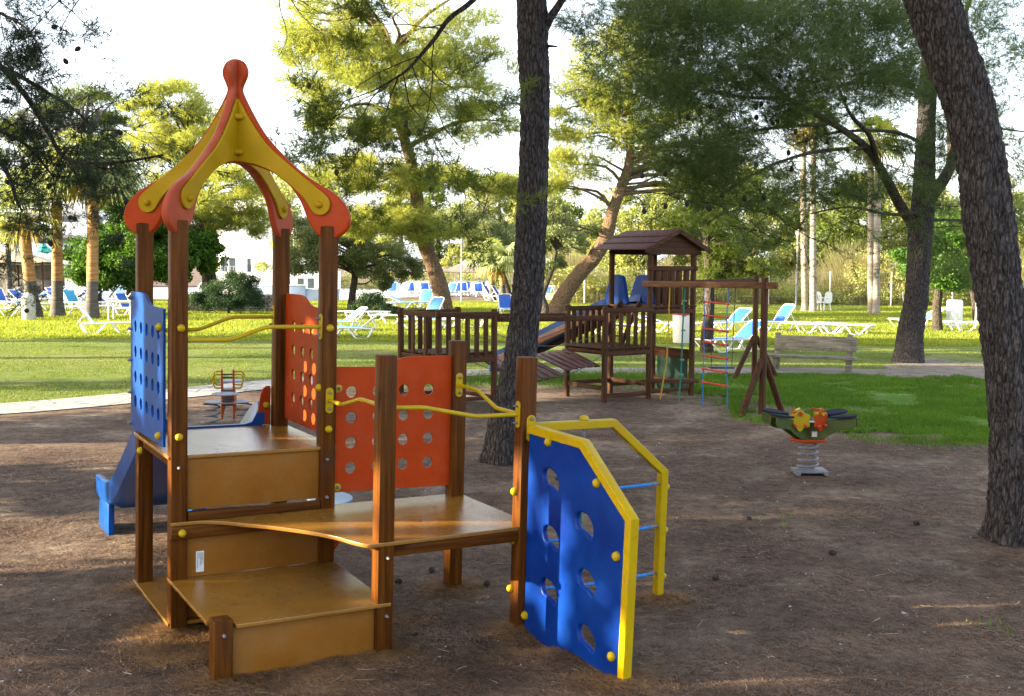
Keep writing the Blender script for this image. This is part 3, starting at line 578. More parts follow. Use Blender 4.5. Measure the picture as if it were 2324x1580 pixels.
L3, L2, L4, L1 = WL(-.27, 16.5, 0), WL(-1.07, 15.96, 0), WL(-.86, 17.3, 0), WL(-1.70, 16.76, 0)
for p in (L3, L2, L4, L1): rpost(p, 1.47)
def wbeam(a, b, wd, ht, name='beam', par=wf, ax=None, mt=None):
    m = MB(); m.beam(a, b, wd, ht, .004); d = Vector(b)-Vector(a); ax = ax if ax is not None else max(range(3), key=lambda i: abs(d[i])); return m.build(name, mt or oldwood(ax), par)
def railing(a, b, z0, z1, n, z2=None, off=0):
    """top rail with upright slats between two posts; one part, the slats are its sub-parts"""
    a, b = Vector(a).to_3d(), Vector(b).to_3d(); z2 = z2 or z1; d = (b-a).normalized(); nn = Vector((-d.y, d.x, 0))*off
    r = wbeam(a-d*.06+nn+Vector((0, 0, z1)), b+d*.06+nn+Vector((0, 0, z1)), .035, .075, 'rail')
    wbeam(a+nn+Vector((0, 0, z0)), b+nn+Vector((0, 0, z0)), .03, .07, 'lower_rail', r)
    for i in range(n):
        p = a.lerp(b, (i+1)/(n+1)) + nn*.6; m = MB(); m.box((p.x, p.y, (z0+z1)/2-.01), (.028, .075, z1-z0+.05), .004, Matrix.Rotation(math.atan2(d.y, d.x)+math.pi/2, 4, 'Z')); m.build('slat', oldwood(2), r)
    return r
def deck(corners, z, n, name='deck', axis=0):
    c = [Vector(q).to_3d() for q in corners]; m = MB()
    for i in range(n):
        t0, t1 = (i+.04)/n, (i+.96)/n; a = c[0].lerp(c[3], (t0+t1)/2); b = c[1].lerp(c[2], (t0+t1)/2); wd = (c[3]-c[0]).length/n*.92
        a.z = b.z = z; m.beam(a, b, wd, .03, .004)
    return m.build(name, oldwood(axis), wf)
deck([(-.05, -.05), (-.05, S+.05), (S+.05, S+.05), (S+.05, -.05)], 1.48, 9, 'upper_deck', 1)
deck([(-.97, -.05), (-.97, S+.05), (.0, S+.05), (.0, -.05)], .85, 9, 'lower_deck', 1)
deck([L2, L3, L4, L1], .82, 9, 'lower_deck', 0)
railing(T1, T2, 1.40, 2.10, 5, off=-.03); railing(T2, T4, 1.40, 2.10, 4)
railing(P1, T1, .76, 1.44, 5, off=-.03); railing(P0, T3, .76, 1.44, 6)
railing(L2, L3, .72, 1.40, 5, off=-.03); railing(L1, L4, .72, 1.40, 5); railing(L1, L2, .72, 1.40, 2)
for a, b, z in ((P1, T1, .80), (P0, T3, .80), (P1, P0, .78), (T1, T3, 1.43), (T3, T4, 1.43), (T1, T2, 1.42)): wbeam(Vector(a+(z,)), Vector(b+(z,)), .04, .07)
for a, b, z in ((P1, T1, .10), (T1, T2, .12), (P1, P0, .22), (T1, T3, .24), (P0, T3, .22), (T2, T4, .22), (T3, T4, .15)): wbeam(Vector(a+(z,)), Vector(b+(z,)), .035, .07)
wbeam((-.05, -.06, .30), (S+.1, -.06, .24), .035, .07)
for a, b in ((L2, L3), (L3, L4), (L1, L4), (L1, L2)): wbeam(a+Vector((0, 0, .76)), b+Vector((0, 0, .76)), .04, .07); wbeam(a+Vector((0, 0, .14)), b+Vector((0, 0, .14)), .035, .06)
# ladder from the lower to the upper deck
for v_ in (.22, .68):
    m = MB(); m.beam((-.42, v_, .84), (-.06, v_, 1.50), .035, .075, .01); m.tube([(-.03, v_-.018, 1.50), (-.03, v_+.018, 1.50)], .055, 16); ls = m.build('ladder_side', oldwood(2), wf)
for i in range(3): t = (i+1)/4; wbeam((-.42+.36*t, .22, .84+.66*t), (-.42+.36*t, .68, .84+.66*t), .03, .03, 'rung')
# roof
rf = MB()
apex, eave = 2.71, 2.38; u0, um, u1 = -.24, S/2, S+.24; v0, v1 = -.17, S+.20
for side in (-1, 1):
    ue = u0 if side < 0 else u1
    for k in range(3):
        t0, t1 = k/3, (k+1)/3+.04
        a = Vector((um+(ue-um)*t0, 0, apex-(apex-eave)*t0+.012)); b = Vector((um+(ue-um)*t1, 0, apex-(apex-eave)*t1+.03)); c = (a+b)/2; d = b-a; ang = math.atan2(d.z, d.x)
        rf.box((c.x, (v0+v1)/2, c.z), (d.length, v1-v0, .018), .003, Matrix.Rotation(-ang, 4, 'Y'))
roof = rf.build('roof', shingle, wf)
for v_ in (0.0, S):
    plate('gable_board', [(um-.60, eave-.02), (um-.55, eave-.06), (um+.55, eave-.06), (um+.60, eave-.02), (um+.02, apex-.03), (um-.02, apex-.03)], [], .025, .003, XZ(v_-.055), oldwood(0), roof)
for side in (-1, 1):
    m = MB(); m.beam((um, v0+.02, apex-.01), (u0 if side < 0 else u1, v0+.02, eave-.01), .03, .07, .004); m.build('barge_board', oldwood(0), roof)
# blue slide on the far side and its entrance cheeks
for u in (.17, .74):
    plate('slide_cheek', [(p.x, p.y) for p in smoothcurve([(.72, 1.50), (.74, 1.62), (.80, 1.88), (.86, 1.97), (1.02, 1.99), (1.14, 1.96), (1.20, 1.86), (1.30, 1.62), (1.31, 1.48), (1.0, 1.46)], 4, True)], [], .07, .025, YZ(u), bluep, wf)
m = MB(); prof2 = [(-.28, .12), (-.25, .12), (-.22, 0), (.22, 0), (.25, .12), (.28, .12), (.28, -.04), (-.28, -.04)]; v = []; f = []
pt2 = smoothcurve([(0, 1.0, 1.53), (0, 1.3, 1.47), (0, 2.6, 1.02), (0, 4.2, .46), (0, 4.7, .32), (0, 5.3, .28)], 5)
for i, p in enumerate(pt2):
    t = (pt2[min(i+1, len(pt2)-1)] - pt2[max(i-1, 0)]).normalized(); up = Vector((0, -t.z, t.y))
    for a, b in prof2: v.append(Vector((.455+a, p.y, p.z)) + up*b)
for i in range(len(pt2)-1):
    for j in range(8): f.append([i*8+j, i*8+(j+1) % 8, (i+1)*8+(j+1) % 8, (i+1)*8+j])
m.add(v, f); sc = m.build('slide', slideb, wf, 40)
for u in (.165, .745): m = MB(); m.beam((u, 1.1, 1.46), (u, 4.5, .31), .03, .14, .006); m.build('side_board', pbr('brown_side_board', (.11, .03, .012), scale=3, rough=.5), sc)
m = MB(); m.box((.455, 4.9, .12), (.5, .05, .30), .01); m.build('foot', bluep, sc)
# green play board and its lintel
m = MB(); m.box((S, .47, .68), (.035, .86, .16), .005); m.build('lintel_board', oldwood(1), wf)
plate('green_board', [(.12, .06), (.16, .03), (.82, .03), (.85, .06), (.85, .62), (.12, .62)], [], .018, .003, YZ(S+.02), greenb, wf)
# sagging plank bridge and its side beams
bA, bB = Vector((-.95, 0, 0)), Vector((-.95, S, 0)); cA, cB = L3, L4
n = 15
for i in range(n):
    t = (i+.5)/n; sag = .52*(4*t*(1-t)); a = bA.lerp(cA, t); b = bB.lerp(cB, t); z = (.68-.22*t if t < .34 else (.54-.22*(t-.34) if t < .66 else .50+.7*(t-.66)))
    dv = (b-a).normalized(); a = a+dv*.06; b = b-dv*.06; tw = -.11 + .02*math.sin(t*7)
    m = MB(); m.beam((a.x, a.y, z+tw), (b.x, b.y, z-tw), .112, .028, .006, up=(0, 0, 1)); m.build('bridge_plank', pbr('bridge_boards', (.06, .028, .024), (.12, .058, .05), scale=2, rough=.6, bump=.3, stretch=(20, 1, 20), spec=.2), wf)
for a, b in ((bA, cA), (bB, cB)):
    wbeam(a+Vector((0, 0, 1.32)), b+Vector((0, 0, 1.32)), .045, .085, 'bridge_beam')
    for z0_, sg in ((1.12, .22), (.76, .34)):
        q = [a.lerp(b, t)+Vector((0, 0, z0_-sg*4*t*(1-t))) for t in [i/12 for i in range(13)]]; m = MB(); m.tube(q, .006, 5); m.build('chain', blackp, wf, 60)
# swing beams running out from the tower, and their A-shaped feet
sa, sb = WL(3.64, 15.87, 0), WL(4.65, 21.0, 0)
wbeam(Vector((-.10, .06, 1.85)), sa+Vector((.0, 0, 1.87))+(sa-Vector((0, 0, 0))).normalized()*.22, .05, .095, 'swing_beam', mt=pbr('worn_beam_wood', (.07, .032, .014), (.17, .08, .035), scale=2, rough=.6, bump=.3, stretch=(20, .8, 20), detail=6, spec=.2)); wbeam(Vector((S, S*.5, 1.85)), sb+Vector((0, 0, 1.87)), .05, .095, 'swing_beam')
for q, legs in ((sa, ((3.28, 15.62), (4.04, 16.28))), (sb, ((4.20, 20.75), (5.15, 21.2)))):
    rpost(q, 1.98, 'swing_post', r=.052)
    for lx, ly in legs:
        l_ = WL(lx, ly, 0); m = MB(); m.tube([Vector((q.x, q.y, .80)) + (l_-q).normalized()*.03, l_ - Vector((0, 0, .04))], .048, 12); m.build('brace', oldwood(2), wf, 50)
# things that hang from the beam
def along(t, z): p = Vector((0, .0, 0)).lerp(sa, t); q = Matrix.Rotation(YW, 4, 'Z') @ Vector((p.x, p.y, 0)) + O4; return Vector((q.x, q.y, z))
ld = along(.60, 0); la = math.atan2((sa-Vector((0, 0, 0))).y, sa.x) + YW
rl = empty('rope_ladder', ld, la, 'rope ladder with seven red plastic rungs on blue ropes hanging from the swing beam', 'rope ladder')
for s_ in (-1, 1): m = MB(); m.tube([(s_*.24, 0, 1.82), (s_*.22, 0, 1.45), (s_*.22, .01, .6), (s_*.24, .02, .35), (s_*.24+.0, .03, .01)], .008, 6); m.build('rope', ropeb, rl, 60)
for i in range(7): m = MB(); z = .36+.205*i; m.cyl((-.23, .01, z+.01), (.23, .01, z-.01), .014, 10); m.ball((-.23, .01, z+.01), .022, 8); m.ball((.23, .01, z-.01), .022, 8); m.build('rung', redp, rl, 60)
q = along(.16, 0); yr = empty('climbing_rope', q, la, 'thin yellow climbing rope hanging in front of the green board', 'rope'); m = MB(); m.tube([(.06, 0, 1.80), (.05, 0, 1.2), (.0, .02, .6), (-.10, 0, .02)], .011, 6); m.build('rope', ropey, yr, 60)
q = along(.30, 0); gr = empty('knotted_rope', q, la, 'dark green climbing rope with knots and discs beside the tower post', 'rope'); m = MB(); m.tube([(.06, 0, 1.80), (.03, 0, 1.2), (.0, .02, .6), (-.02, 0, .02)], .012, 6); r_ = m.build('rope', ropeg, gr, 60)
for i in range(6): z = .45+.23*i; m = MB(); m.cyl((.01+.008*i, .01, z-.012), (.01+.008*i, .01, z+.012), .034, 12); m.build('knot', pbr('grey_green_knot', (.12, .16, .14), scale=9), gr, 60)
sw = empty('swing_seat', (3.62, 18.9, 0), math.radians(5), 'black flat swing seat hanging on two long thin ropes', 'swing')
m = MB(); m.box((0, 0, .40), (.42, .18, .035), .012); m.build('seat', blackp, sw)
for s_ in (-1, 1): m = MB(); m.tube([(s_*.18, 0, .42), (s_*.20, -.05, 1.82)], .007, 6); m.build('rope', roped, sw, 60)

# ================================================================== spring riders
def spring(par, c, r, z0, z1, turns, wr, mat=steel):
    m = MB(); k = int(turns*18); m.tube([(c[0]+r*math.cos(2*math.pi*i/18+.6)*(1-.12*(i/k)), c[1]+r*math.sin(2*math.pi*i/18+.6)*(1-.12*(i/k)), z0+(z1-z0)*i/k) for i in range(k+1)], wr, 8); return m.build('spring', mat, par, 60)
def flower(R, n=6): return [(R*(.88+.12*math.cos(n*t))*math.sin(t), R*(.88+.12*math.cos(n*t))*math.cos(t)) for t in [2*math.pi*i/70 for i in range(70)]]
r1 = empty('spring_rider', (3.08, 11.29, 0), 0, 'olive spring rider with orange and yellow flower shields on a steel coil', 'spring rider')
m = MB(); m.box((.02, 0, .035), (.34, .26, .02), .003); m.box((-.12, 0, .012), (.04, .26, .03), .003); m.box((.16, 0, .012), (.04, .26, .03), .003); m.build('base_plate', steel, r1)
spring(r1, (0, 0), .104, .05, .34, 4.6, .0115)
plate('foot_board', [(p.x, p.y) for p in smoothcurve([(-.19, 0), (-.12, .10), (.12, .10), (.19, 0), (.12, -.10), (-.12, -.10)], 4, True)], [], .03, .008, XY(.355), orange, r1)
wing = smoothcurve([(.0, .372), (.12, .372), (.22, .42), (.30, .48), (.40, .50), (.475, .53), (.48, .60)], 4); wing = [(p.x, p.y) for p in wing] + [(.48, .615), (.22, .575), (.10, .545), (0, .545)]
for k, a in enumerate((math.radians(-28), math.radians(208), math.radians(28), math.radians(152))):
    R_ = Matrix.Rotation(a, 4, 'Z')
    for sd in (-.045, .045): plate('side_board', wing, [], .016, .004, R_ @ XZ(sd), olive, r1)
    Mx = R_ @ Matrix.Translation((.35, 0, .622)) @ Matrix.Rotation(-.12, 4, 'Y') @ Matrix.Diagonal((.82, .82, 1, 1))
    plate('seat', [(p.x, p.y) for p in smoothcurve([(-.17, 0), (-.10, .085), (.03, .125), (.13, .10), (.165, 0), (.13, -.10), (.03, -.125), (-.10, -.085)], 4, True)], [], .02, .006, Mx, darkb, r1)
    mt_, mo = ((yellow, orange), (orange, yellow))[(k in (0, 3))]
    for q, (rr, mm) in enumerate(((.155, mt_),) if k >= 2 else ()):
        Mf = R_ @ Matrix.Translation((rr, 0, .575)) @ Matrix.Rotation(math.pi/2, 4, 'Z') @ Matrix.Rotation(math.pi/2, 4, 'X')
        fl = plate('flower_shield', flower(.105), [ell(0, .06, .02, .024, 14)], .016, .004, Mf, mm, r1)
        m = MB(); m.cyl(R_ @ Vector((rr-.03, -.09, .66)), R_ @ Vector((rr-.03, .09, .66)), .013, 10); m.build('handle', mo, fl, 60)
# two large flower shields facing the front
for x, y, mm, a in ((-.135, -.165, yellow, -.10), (.075, -.165, orange, .62)):
    fl = plate('flower_shield', flower(.112), [ell(0, .062, .022, .026, 14)], .018, .005, Matrix.Translation((x, y, .575)) @ Matrix.Rotation(a, 4, 'Z') @ Matrix.Rotation(math.pi/2, 4, 'X') @ Matrix.Rotation(math.pi*0, 4, 'Z'), mm, r1)
    for sx in (-.052, .052): q = Matrix.Rotation(a, 4, 'Z') @ Vector((sx, -.012, 0)); cap((x+q.x, y+q.y, .525), Matrix.Rotation(a, 4, 'Z') @ Vector((0, -1, 0)), fl, .018, redp)
    m = MB(); q = Matrix.Rotation(a, 4, 'Z') @ Vector((0, -1, 0)); m.cyl(Vector((x, y, .645))-q*.05, Vector((x, y, .645))+q*.035, .017, 12); m.build('handle', orange if mm is yellow else yellow, fl, 60)
m = MB(); m.box((-.0, -.03, .545), (.14, .10, .012), .003); m.build('top_plate', pbr('grey_lid', (.4, .42, .36), scale=9), r1)
m = MB(); m.box((.03, -.115, .43), (.055, .004, .055), .001); m.build('small_label', concrete, r1)
r2 = empty('spring_seesaw', (-3.75, 14.45, 0), math.radians(8), 'low spring seesaw with dark round seats and yellow loop handles by the stone path', 'spring rider')
for x, y in ((-.22, .0), (.22, .05)): spring(r2, (x, y), .12, .0, .27, 3.4, .012)
for x, y, z, rr, nm in ((-.02, .1, .29, .30, 'footrest'), (.0, -.32, .44, .18, 'seat'), (.0, .55, .52, .17, 'seat')):
    m = MB(); m.lathe([(1e-5, -.010), (rr-.01, -.010), (rr, 0), (rr-.01, .010), (1e-5, .010)], 32, Matrix.Translation((x, y, z)) @ Matrix.Diagonal((1, 1 if rr < .2 else .75, 1, 1))); m.build(nm, pbr('slate_seat', (.12, .13, .17), (.18, .19, .23), scale=8, rough=.5), r2, 40)
for x in (-.075, .075):
    plate('upright', [(p.x, p.y) for p in smoothcurve([(-.05, .08), (-.06, .4), (-.045, .70), (-.02, .725), (.01, .70), (.03, .5), (.20, .36), (.22, .2), (.05, .14)], 4, True)], [], .022, .006, YZ(x), orange, r2)
m = MB(); m.box((0, .03, .36), (.13, .22, .22), .01); m.build('body', pbr('dark_brown_body', (.05, .025, .02), scale=5, rough=.5), r2)
for y, dz in ((-.02, 0), (.10, .03)):
    for s_ in (-1, 1):
        m = MB(); lp = smoothcurve([(s_*.075, y, .66+dz), (s_*.16, y, .665+dz), (s_*.195, y, .62+dz), (s_*.18, y, .52+dz), (s_*.15, y, .485+dz), (s_*.075, y, .49+dz)], 4); m.tube(lp, .012, 8); m.build('handle', yellow, r2, 60)
for z in (.66, .62): m = MB(); m.cyl((-.07, .03, z), (.07, .03, z), .012, 8); m.build('crossbar', blackp, r2, 60)

# ================================================================== bench
b1, b2 = G(1762, 838), G(1926, 845); bc = (b1+b2)/2; ba = math.atan2(b2.y-b1.y, b2.x-b1.x)
bn = empty('park_bench', bc, ba, 'old grey weathered plank bench under the pines beside the path', 'bench')
hw = (b2-b1).length/2
for s_ in (-1, 1): m = MB(); m.beam((s_*hw, .02, -.03), (s_*hw, .14, .76), .115, .10, .012, up=(0, 1, 0)); m.box((s_*hw, -.13, .12), (.11, .09, .30), .01); m.build('leg', greywood, bn)
m = MB(); m.box((.06, .05, .565), (2*hw+.16, .05, .30), .008, Matrix.Rotation(-.14, 4, 'X')); m.build('backrest', greywood, bn)
m = MB(); m.box((-.02, -.13, .295), (2*hw+.34, .30, .055), .008); m.build('seat', greywood, bn)
# ================================================================== bins
def bin_(px, py, label, kind):
    g = G(px, py); e = empty('litter_bin', g, 0, label, 'litter bin', None)
    if kind == 'dome':
        m = MB(); m.lathe([(.235, 0), (.24, .02), (.235, .66), (.23, .67)], 24); m.build('body', concrete, e, 40)
        m = MB(); m.lathe([(.25, .66), (.255, .70), (.25, .74), (.20, .86), (.12, .95), (.04, .99), (1e-5, .99)], 24); m.build('lid', concrete, e, 50)
    elif kind == 'red':
        m = MB(); m.lathe([(.20, .30), (.215, .32), (.235, .98), (.23, 1.0)], 20); m.build('body', whitep, e, 40)
        m = MB(); m.lathe([(.24, .97), (.265, .99), (.265, 1.08), (.22, 1.11), (.18, 1.10), (.15, 1.02)], 20); m.build('rim', redp, e, 40)
        m = MB(); m.cyl((.27, 0, 0), (.27, 0, 1.2), .02); m.build('pole', metalp, e, 50)
    else:
        m = MB(); m.box((0, 0, .5), (.5, .4, 1.0), .08); m.build('body', whitep, e, 40)
    return e
bin_(66, 727, 'cream concrete litter bin with domed lid standing beside the first palm trunk', 'dome')
bin_(1547, 806, 'white litter bin with red rim on a thin pole behind the climbing frame', 'red')
bin_(2165, 744, 'white rounded bin on the far lawn between the trees', 'box')
# ================================================================== sun loungers
def lounger_proto(ang, sl_mat):
    e = empty('sun_lounger', label='white sun lounger', cat='sun lounger'); e.scale = (1.02, .95, .88)
    a = math.radians(ang); hx, hz = .25, .35; bx, bz = hx+.74*math.cos(a), hz+.74*math.sin(a)
    m = MB()
    for s_ in (-1, 1): m.tube(smoothcurve([(hx+.30, s_*.30, .33), (hx, s_*.31, .35), (-.5, s_*.31, .365), (-1.02, s_*.30, .36)], 4), .024, 8)
    m.cyl((-1.02, -.30, .36), (-1.02, .30, .36), .024, 8); m.cyl((hx+.30, -.30, .33), (hx+.30, .30, .33), .022, 8); m.build('frame', whitep, e, 60)
    for s_ in (-1, 1):
        for x0, x1, x2, x3 in ((.58, .42, .10, -.12), (-.28, -.48, -.74, -1.0)):
            m = MB(); m.tube(smoothcurve([(x0, s_*.31, .33), (x1+.06, s_*.32, .12), (x1-.02, s_*.32, .022), (x2+.04, s_*.32, .022), (x2-.06, s_*.32, .12), (x3, s_*.31, .34)], 4), .024, 8); m.build('leg', whitep, e, 60)
    m = MB(); m.box(((hx-1.0)/2, 0, .372), (hx+1.0, .54, .014), .004); m.build('sling', sl_mat, e)
    m = MB(); q = smoothcurve([(hx, -.30, hz+.01), ((hx+bx)/2, -.30, (hz+bz)/2+.02), (bx, -.27, bz), (bx+.03*math.cos(a), 0, bz+.03*math.sin(a)), (bx, .27, bz), ((hx+bx)/2, .30, (hz+bz)/2+.02), (hx, .30, hz+.01)], 4); m.tube(q, .024, 8)
    if ang > 15: m.tube([((hx*.45+bx*.55), -.29, (hz*.45+bz*.55)), (hx+.42, -.29, .33)], .014, 6); m.tube([((hx*.45+bx*.55), .29, (hz*.45+bz*.55)), (hx+.42, .29, .33)], .014, 6)
    br = m.build('backrest', whitep, e, 60)
    m = MB(); m.beam((hx+.03*math.cos(a), 0, hz+.03*math.sin(a)+.012), (bx-.03*math.cos(a), 0, bz-.03*math.sin(a)+.012), .53, .014, .004); m.build('backrest_sling', sl_mat, br)
    return e
proto = {}
placed = 0
def lounger(px, py, deg, ang, sl_, label, group='sun loungers on the lawn and terrace', xyz=None):
    g = Vector(xyz) if xyz else G(px, py); k = (ang, sl_.name)
    if k not in proto: o = lounger_proto(ang, sl_); proto[k] = o; o.location = g; o.rotation_euler = (0, 0, math.radians(deg))
    else: o = dup(proto[k], g, math.radians(deg))
    o['label'] = label; o['group'] = group; return o
# deg: heading of the raised end, 0 = to the right of the picture, 90 = away
near = [
 (232, 757, 199, 60, palesl, 'white sun lounger with raised backrest standing alone in the sun band of the lawn'),
 (-12, 718, 185, 0, palesl, 'flat white sun lounger cut off by the left edge of the photograph'),
 (800, 768, 4, 42, cyansl, 'white and sky blue lounger just right of the play tower post, nearest on the lawn'),
 (770, 752, 28, 40, cyansl, 'sky blue lounger turned away behind the nearest lounger by the tower post'),
 (905, 735, 184, 0, royals, 'flat blue lounger in front of the dark shrub, seen behind the wooden railing'),
 (822, 726, 176, 0, royals, 'flat blue lounger lying under the twisted olive tree'),
 (975, 746, 10, 0, cyansl, 'flat sky blue lounger seen through the slats of the left railing'),
 (885, 702, 172, 25, cyansl, 'sky blue lounger with low backrest beyond the dark shrub'),
 (925, 700, 168, 25, cyansl, 'sky blue lounger right beside the one beyond the dark shrub'),
 (962, 700, 80, 58, cyansl, 'lounger with upright sky blue back panel left of the leaning pine trunk'),
 (972, 728, 60, 55, royals, 'lounger with crossed white legs left of the pine trunk foot'),
 (1060, 742, 6, 0, cyansl, 'pale blue lounger seen between the slats right of the pine trunk'),
 (1122, 682, 160, 60, royals, 'white lounger with two raised back panels left of the dark pine trunk'),
 (1142, 684, 160, 60, royals, 'second raised lounger directly against the dark pine trunk'),
 (1150, 717, 100, 60, royals, 'lounger with navy back panel half hidden by the dark pine trunk'),
 (1512, 755, 150, 18, royals, 'white lounger with low blue back seen under the upper deck of the wooden tower'),
 (1655, 752, 40, 40, royals, 'lounger with navy back panel seen through the rope ladder'),
 (1665, 797, 30, 42, royals, 'white lounger with raised blue sling standing behind the rope ladder'),
 (1755, 751, 28, 56, royals, 'lounger with steep navy backrest between the swing posts and the bench'),
 (1852, 756, 150, 0, cyansl, 'flat lounger with blue sling just above the left end of the bench'),
 (1905, 758, 145, 0, cyansl, 'flat lounger with blue sling just above the right end of the bench'),
 (2085, 744, 14, 35, cyansl, 'sky blue lounger peeping out right of the forked pine trunk'),
 (2200, 752, 182, 0, palesl, 'flat white lounger on the far lawn left of the thick pine trunk'),
 (1392, 760, 160, 0, palesl, 'white lounger behind the small railing beneath the blue slide'),
]
for t in near: lounger(*t)
rnd = random.Random(21)
row = [
 (12, 700, 'left of the bin', royals), (46, 704, 'next to the bin', royals), (100, 706, 'between the first two palms', cyansl), (150, 700, 'between the second and third palm', royals),
 (186, 714, 'just left of the third palm', royals), (262, 712, 'just right of the third palm', royals), (300, 716, 'touching the blue perforated panel', royals), (10, 684, 'far left by the thatched bar', royals),
 (50, 682, 'under the thatched bar', royals), (88, 684, 'behind the first palm', royals), (108, 682, 'right behind the second palm', royals), (165, 690, 'behind the gap of the palms', royals), (235, 690, 'in the shade of the green tree', royals),
 (262, 684, 'deep in the shade of the green tree', royals), (290, 694, 'beside the dark hedge', royals), (32, 692, 'between bin and bar', royals), (120, 692, 'left of the second palm foot', royals), (176, 702, 'beside the gap left of the third palm', cyansl), (245, 700, 'behind the white table', royals), (278, 702, 'right behind the white table', royals), (215, 680, 'deep behind the third palm', royals), (445, 680, 'behind the stone wall end', royals), (5, 692, 'at the left edge in the middle row', royals), (36, 678, 'in the back row between bar posts', palesl), (58, 694, 'just behind the litter bin', royals),
 (84, 676, 'in the back row behind the first palm', royals), (112, 674, 'in the back row left of the second palm', palesl), (140, 686, 'half behind the second palm', royals), (158, 678, 'in the back row right of the second palm', royals), (178, 684, 'in the back row left of the third palm', palesl), (226, 692, 'right behind the third palm', royals), (252, 678, 'in the back row under the green tree', royals), (284, 680, 'in the back row near the blue panel', palesl), (432, 676, 'in the back row seen between tower posts', royals), (430, 688, 'between the two tower posts', royals), (24, 672, 'last row at the bar', royals), (68, 670, 'last row right of the bar', royals), (100, 668, 'last row by the palm', royals)]
for px, py, where, sl_ in row: lounger(px, py, rnd.choice([20, 150, 70, 10, 170]) + rnd.uniform(-15, 15), rnd.choice([42, 56, 40, 60]), sl_, 'blue white lounger on left terrace, ' + where, 'sun loungers on the left terrace')
trow = [(880, 'leftmost of the far row'), (900, 'second of the far row'), (922, 'below the leaning parasol post'), (944, 'left of the double post'), (958, 'right of the double post'), (978, 'touching the pine trunk'), (1028, 'right of the pine trunk'), (1046, 'at the foot of the lamp post'), (1060, 'under the big parasol'), (1078, 'under the smaller parasol'), (1098, 'right of the smaller parasol'), (1112, 'before the two pale palms')]
for px, where in trow: lounger(px, 667 + rnd.uniform(-1.5, 1.5), rnd.choice([60, 75, 100]) + rnd.uniform(-10, 10), 60, rnd.choice([royals, palesl, palesl]), 'small lounger on the far terrace, ' + where, 'sun loungers in a row on the far terrace')
for i, px in enumerate((888, 911, 933, 968, 1020, 1036, 1054, 1070, 1088, 1106)): lounger(px, 672 + rnd.uniform(-1.5, 1.5), rnd.choice([70, 85, 100]) + rnd.uniform(-12, 12), 60, rnd.choice([royals, palesl]), 'lounger in the front line of the far terrace, ' + ('first', 'second', 'third', 'fourth', 'fifth', 'sixth', 'seventh', 'eighth', 'ninth', 'last')[i] + ' from the left', 'sun loungers in a row on the far terrace')
for i, px in enumerate((1236, 1250, 1264, 1278)): lounger(px, 677, 70+i*9, 42, royals, 'tiny blue lounger in the group right of the dark pine, ' + ('first', 'second', 'third', 'last')[i] + ' from the left', 'loungers grouped beyond the slide')
# plastic chairs and table
def chair(px, py, rz, label):
    e = empty('garden_chair', G(px, py), rz, label, 'chair', 'white plastic garden chairs')
    m = MB(); m.box((0, 0, .42), (.46, .44, .03), .012); m.build('seat', whitep, e)
    m = MB(); m.add(*[(lambda q: q)(None)]) if False else None
    bk = plate('backrest', [(p.x, p.y) for p in smoothcurve([(-.22, .42), (-.23, .75), (-.16, .92), (0, .96), (.16, .92), (.23, .75), (.22, .42)], 4, True)], [ell(x, .66, .018, .15, 10) for x in (-.12, -.04, .04, .12)], .02, .004, Matrix.Translation((0, .20, 0)) @ XZ(0) @ Matrix.Rotation(-.12, 4, 'X'), whitep, e)
    for sx in (-.2, .2):
        for sy in (-.19, .19): m = MB(); m.tube([(sx, sy, .42), (sx*1.15, sy*1.2, 0)], [.022, .018], 8); m.build('leg', whitep, e, 60)
        m = MB(); m.tube(smoothcurve([(sx*1.12, .2, .64), (sx*1.15, -.05, .65), (sx*1.12, -.2, .62), (sx*1.08, -.2, .42)], 4), .018, 6); m.build('armrest', whitep, e, 60)
chair(1852, 706, 2.9, 'white plastic chair left of its twin beside the pale palm trunks'); chair(1870, 706, 3.6, 'white plastic chair right of its twin beside the pale palm trunks'); chair(2062, 706, 1.2, 'white plastic chair standing left of the forked pine on the far lawn')
e = empty('garden_table', G(277, 727), .1, 'square white plastic table with four legs in front of the palm-shaded loungers', 'table')
m = MB(); m.box((0, 0, .70), (.85, .80, .035), .012); m.box((0, 0, .66), (.76, .72, .05), .01); m.build('tabletop', whitep, e)
for sx in (-.37, .37):
    for sy in (-.34, .34): m = MB(); m.tube([(sx, sy, .68), (sx*1.06, sy*1.06, 0)], [.032, .024], 8); m.build('leg', whitep, e, 60)
# ================================================================== parasols, lamp posts, bar, buildings, wall
def parasol(px, py, R, zt, ze, mat, label, group, lean=0, n=28):
    e = empty('parasol', G(px, py), 0, label, 'parasol', group)
    m = MB(); m.tube([(0, 0, 0), (lean, 0, zt-.1)], .05 if mat in (thatch,) else .03, 8); m.build('pole', pbr('parasol_pole', (.45, .40, .33), (.6, .55, .45), scale=4, rough=.8), e, 60)
    m = MB(); r2_ = random.Random(px); v = [(lean, 0, zt), ]; f = []
    for ring, (fr, zz) in enumerate(((.12, zt-.02), (.5, zt-(zt-ze)*.42), (1.0, ze))):
        for j in range(n): q = 1+(r2_.uniform(-.05, .05) if mat is thatch else 0); v.append((lean+R*fr*q*math.cos(2*math.pi*j/n), R*fr*q*math.sin(2*math.pi*j/n), zz - (r2_.uniform(0, .10) if ring == 2 and mat is thatch else 0)))
    for j in range(n): f.append([0, 1+j, 1+(j+1) % n])
    for q in range(2):
        for j in range(n): f.append([1+q*n+j, 1+(q+1)*n+j, 1+(q+1)*n+(j+1) % n, 1+q*n+(j+1) % n])
    m.add(v, f); m.add([(a, b, c-.06) for a, b, c in v], [q[::-1] for q in f]); m.build('canopy', mat, e, 0)
TG = 'thatched parasols over the far terrace'
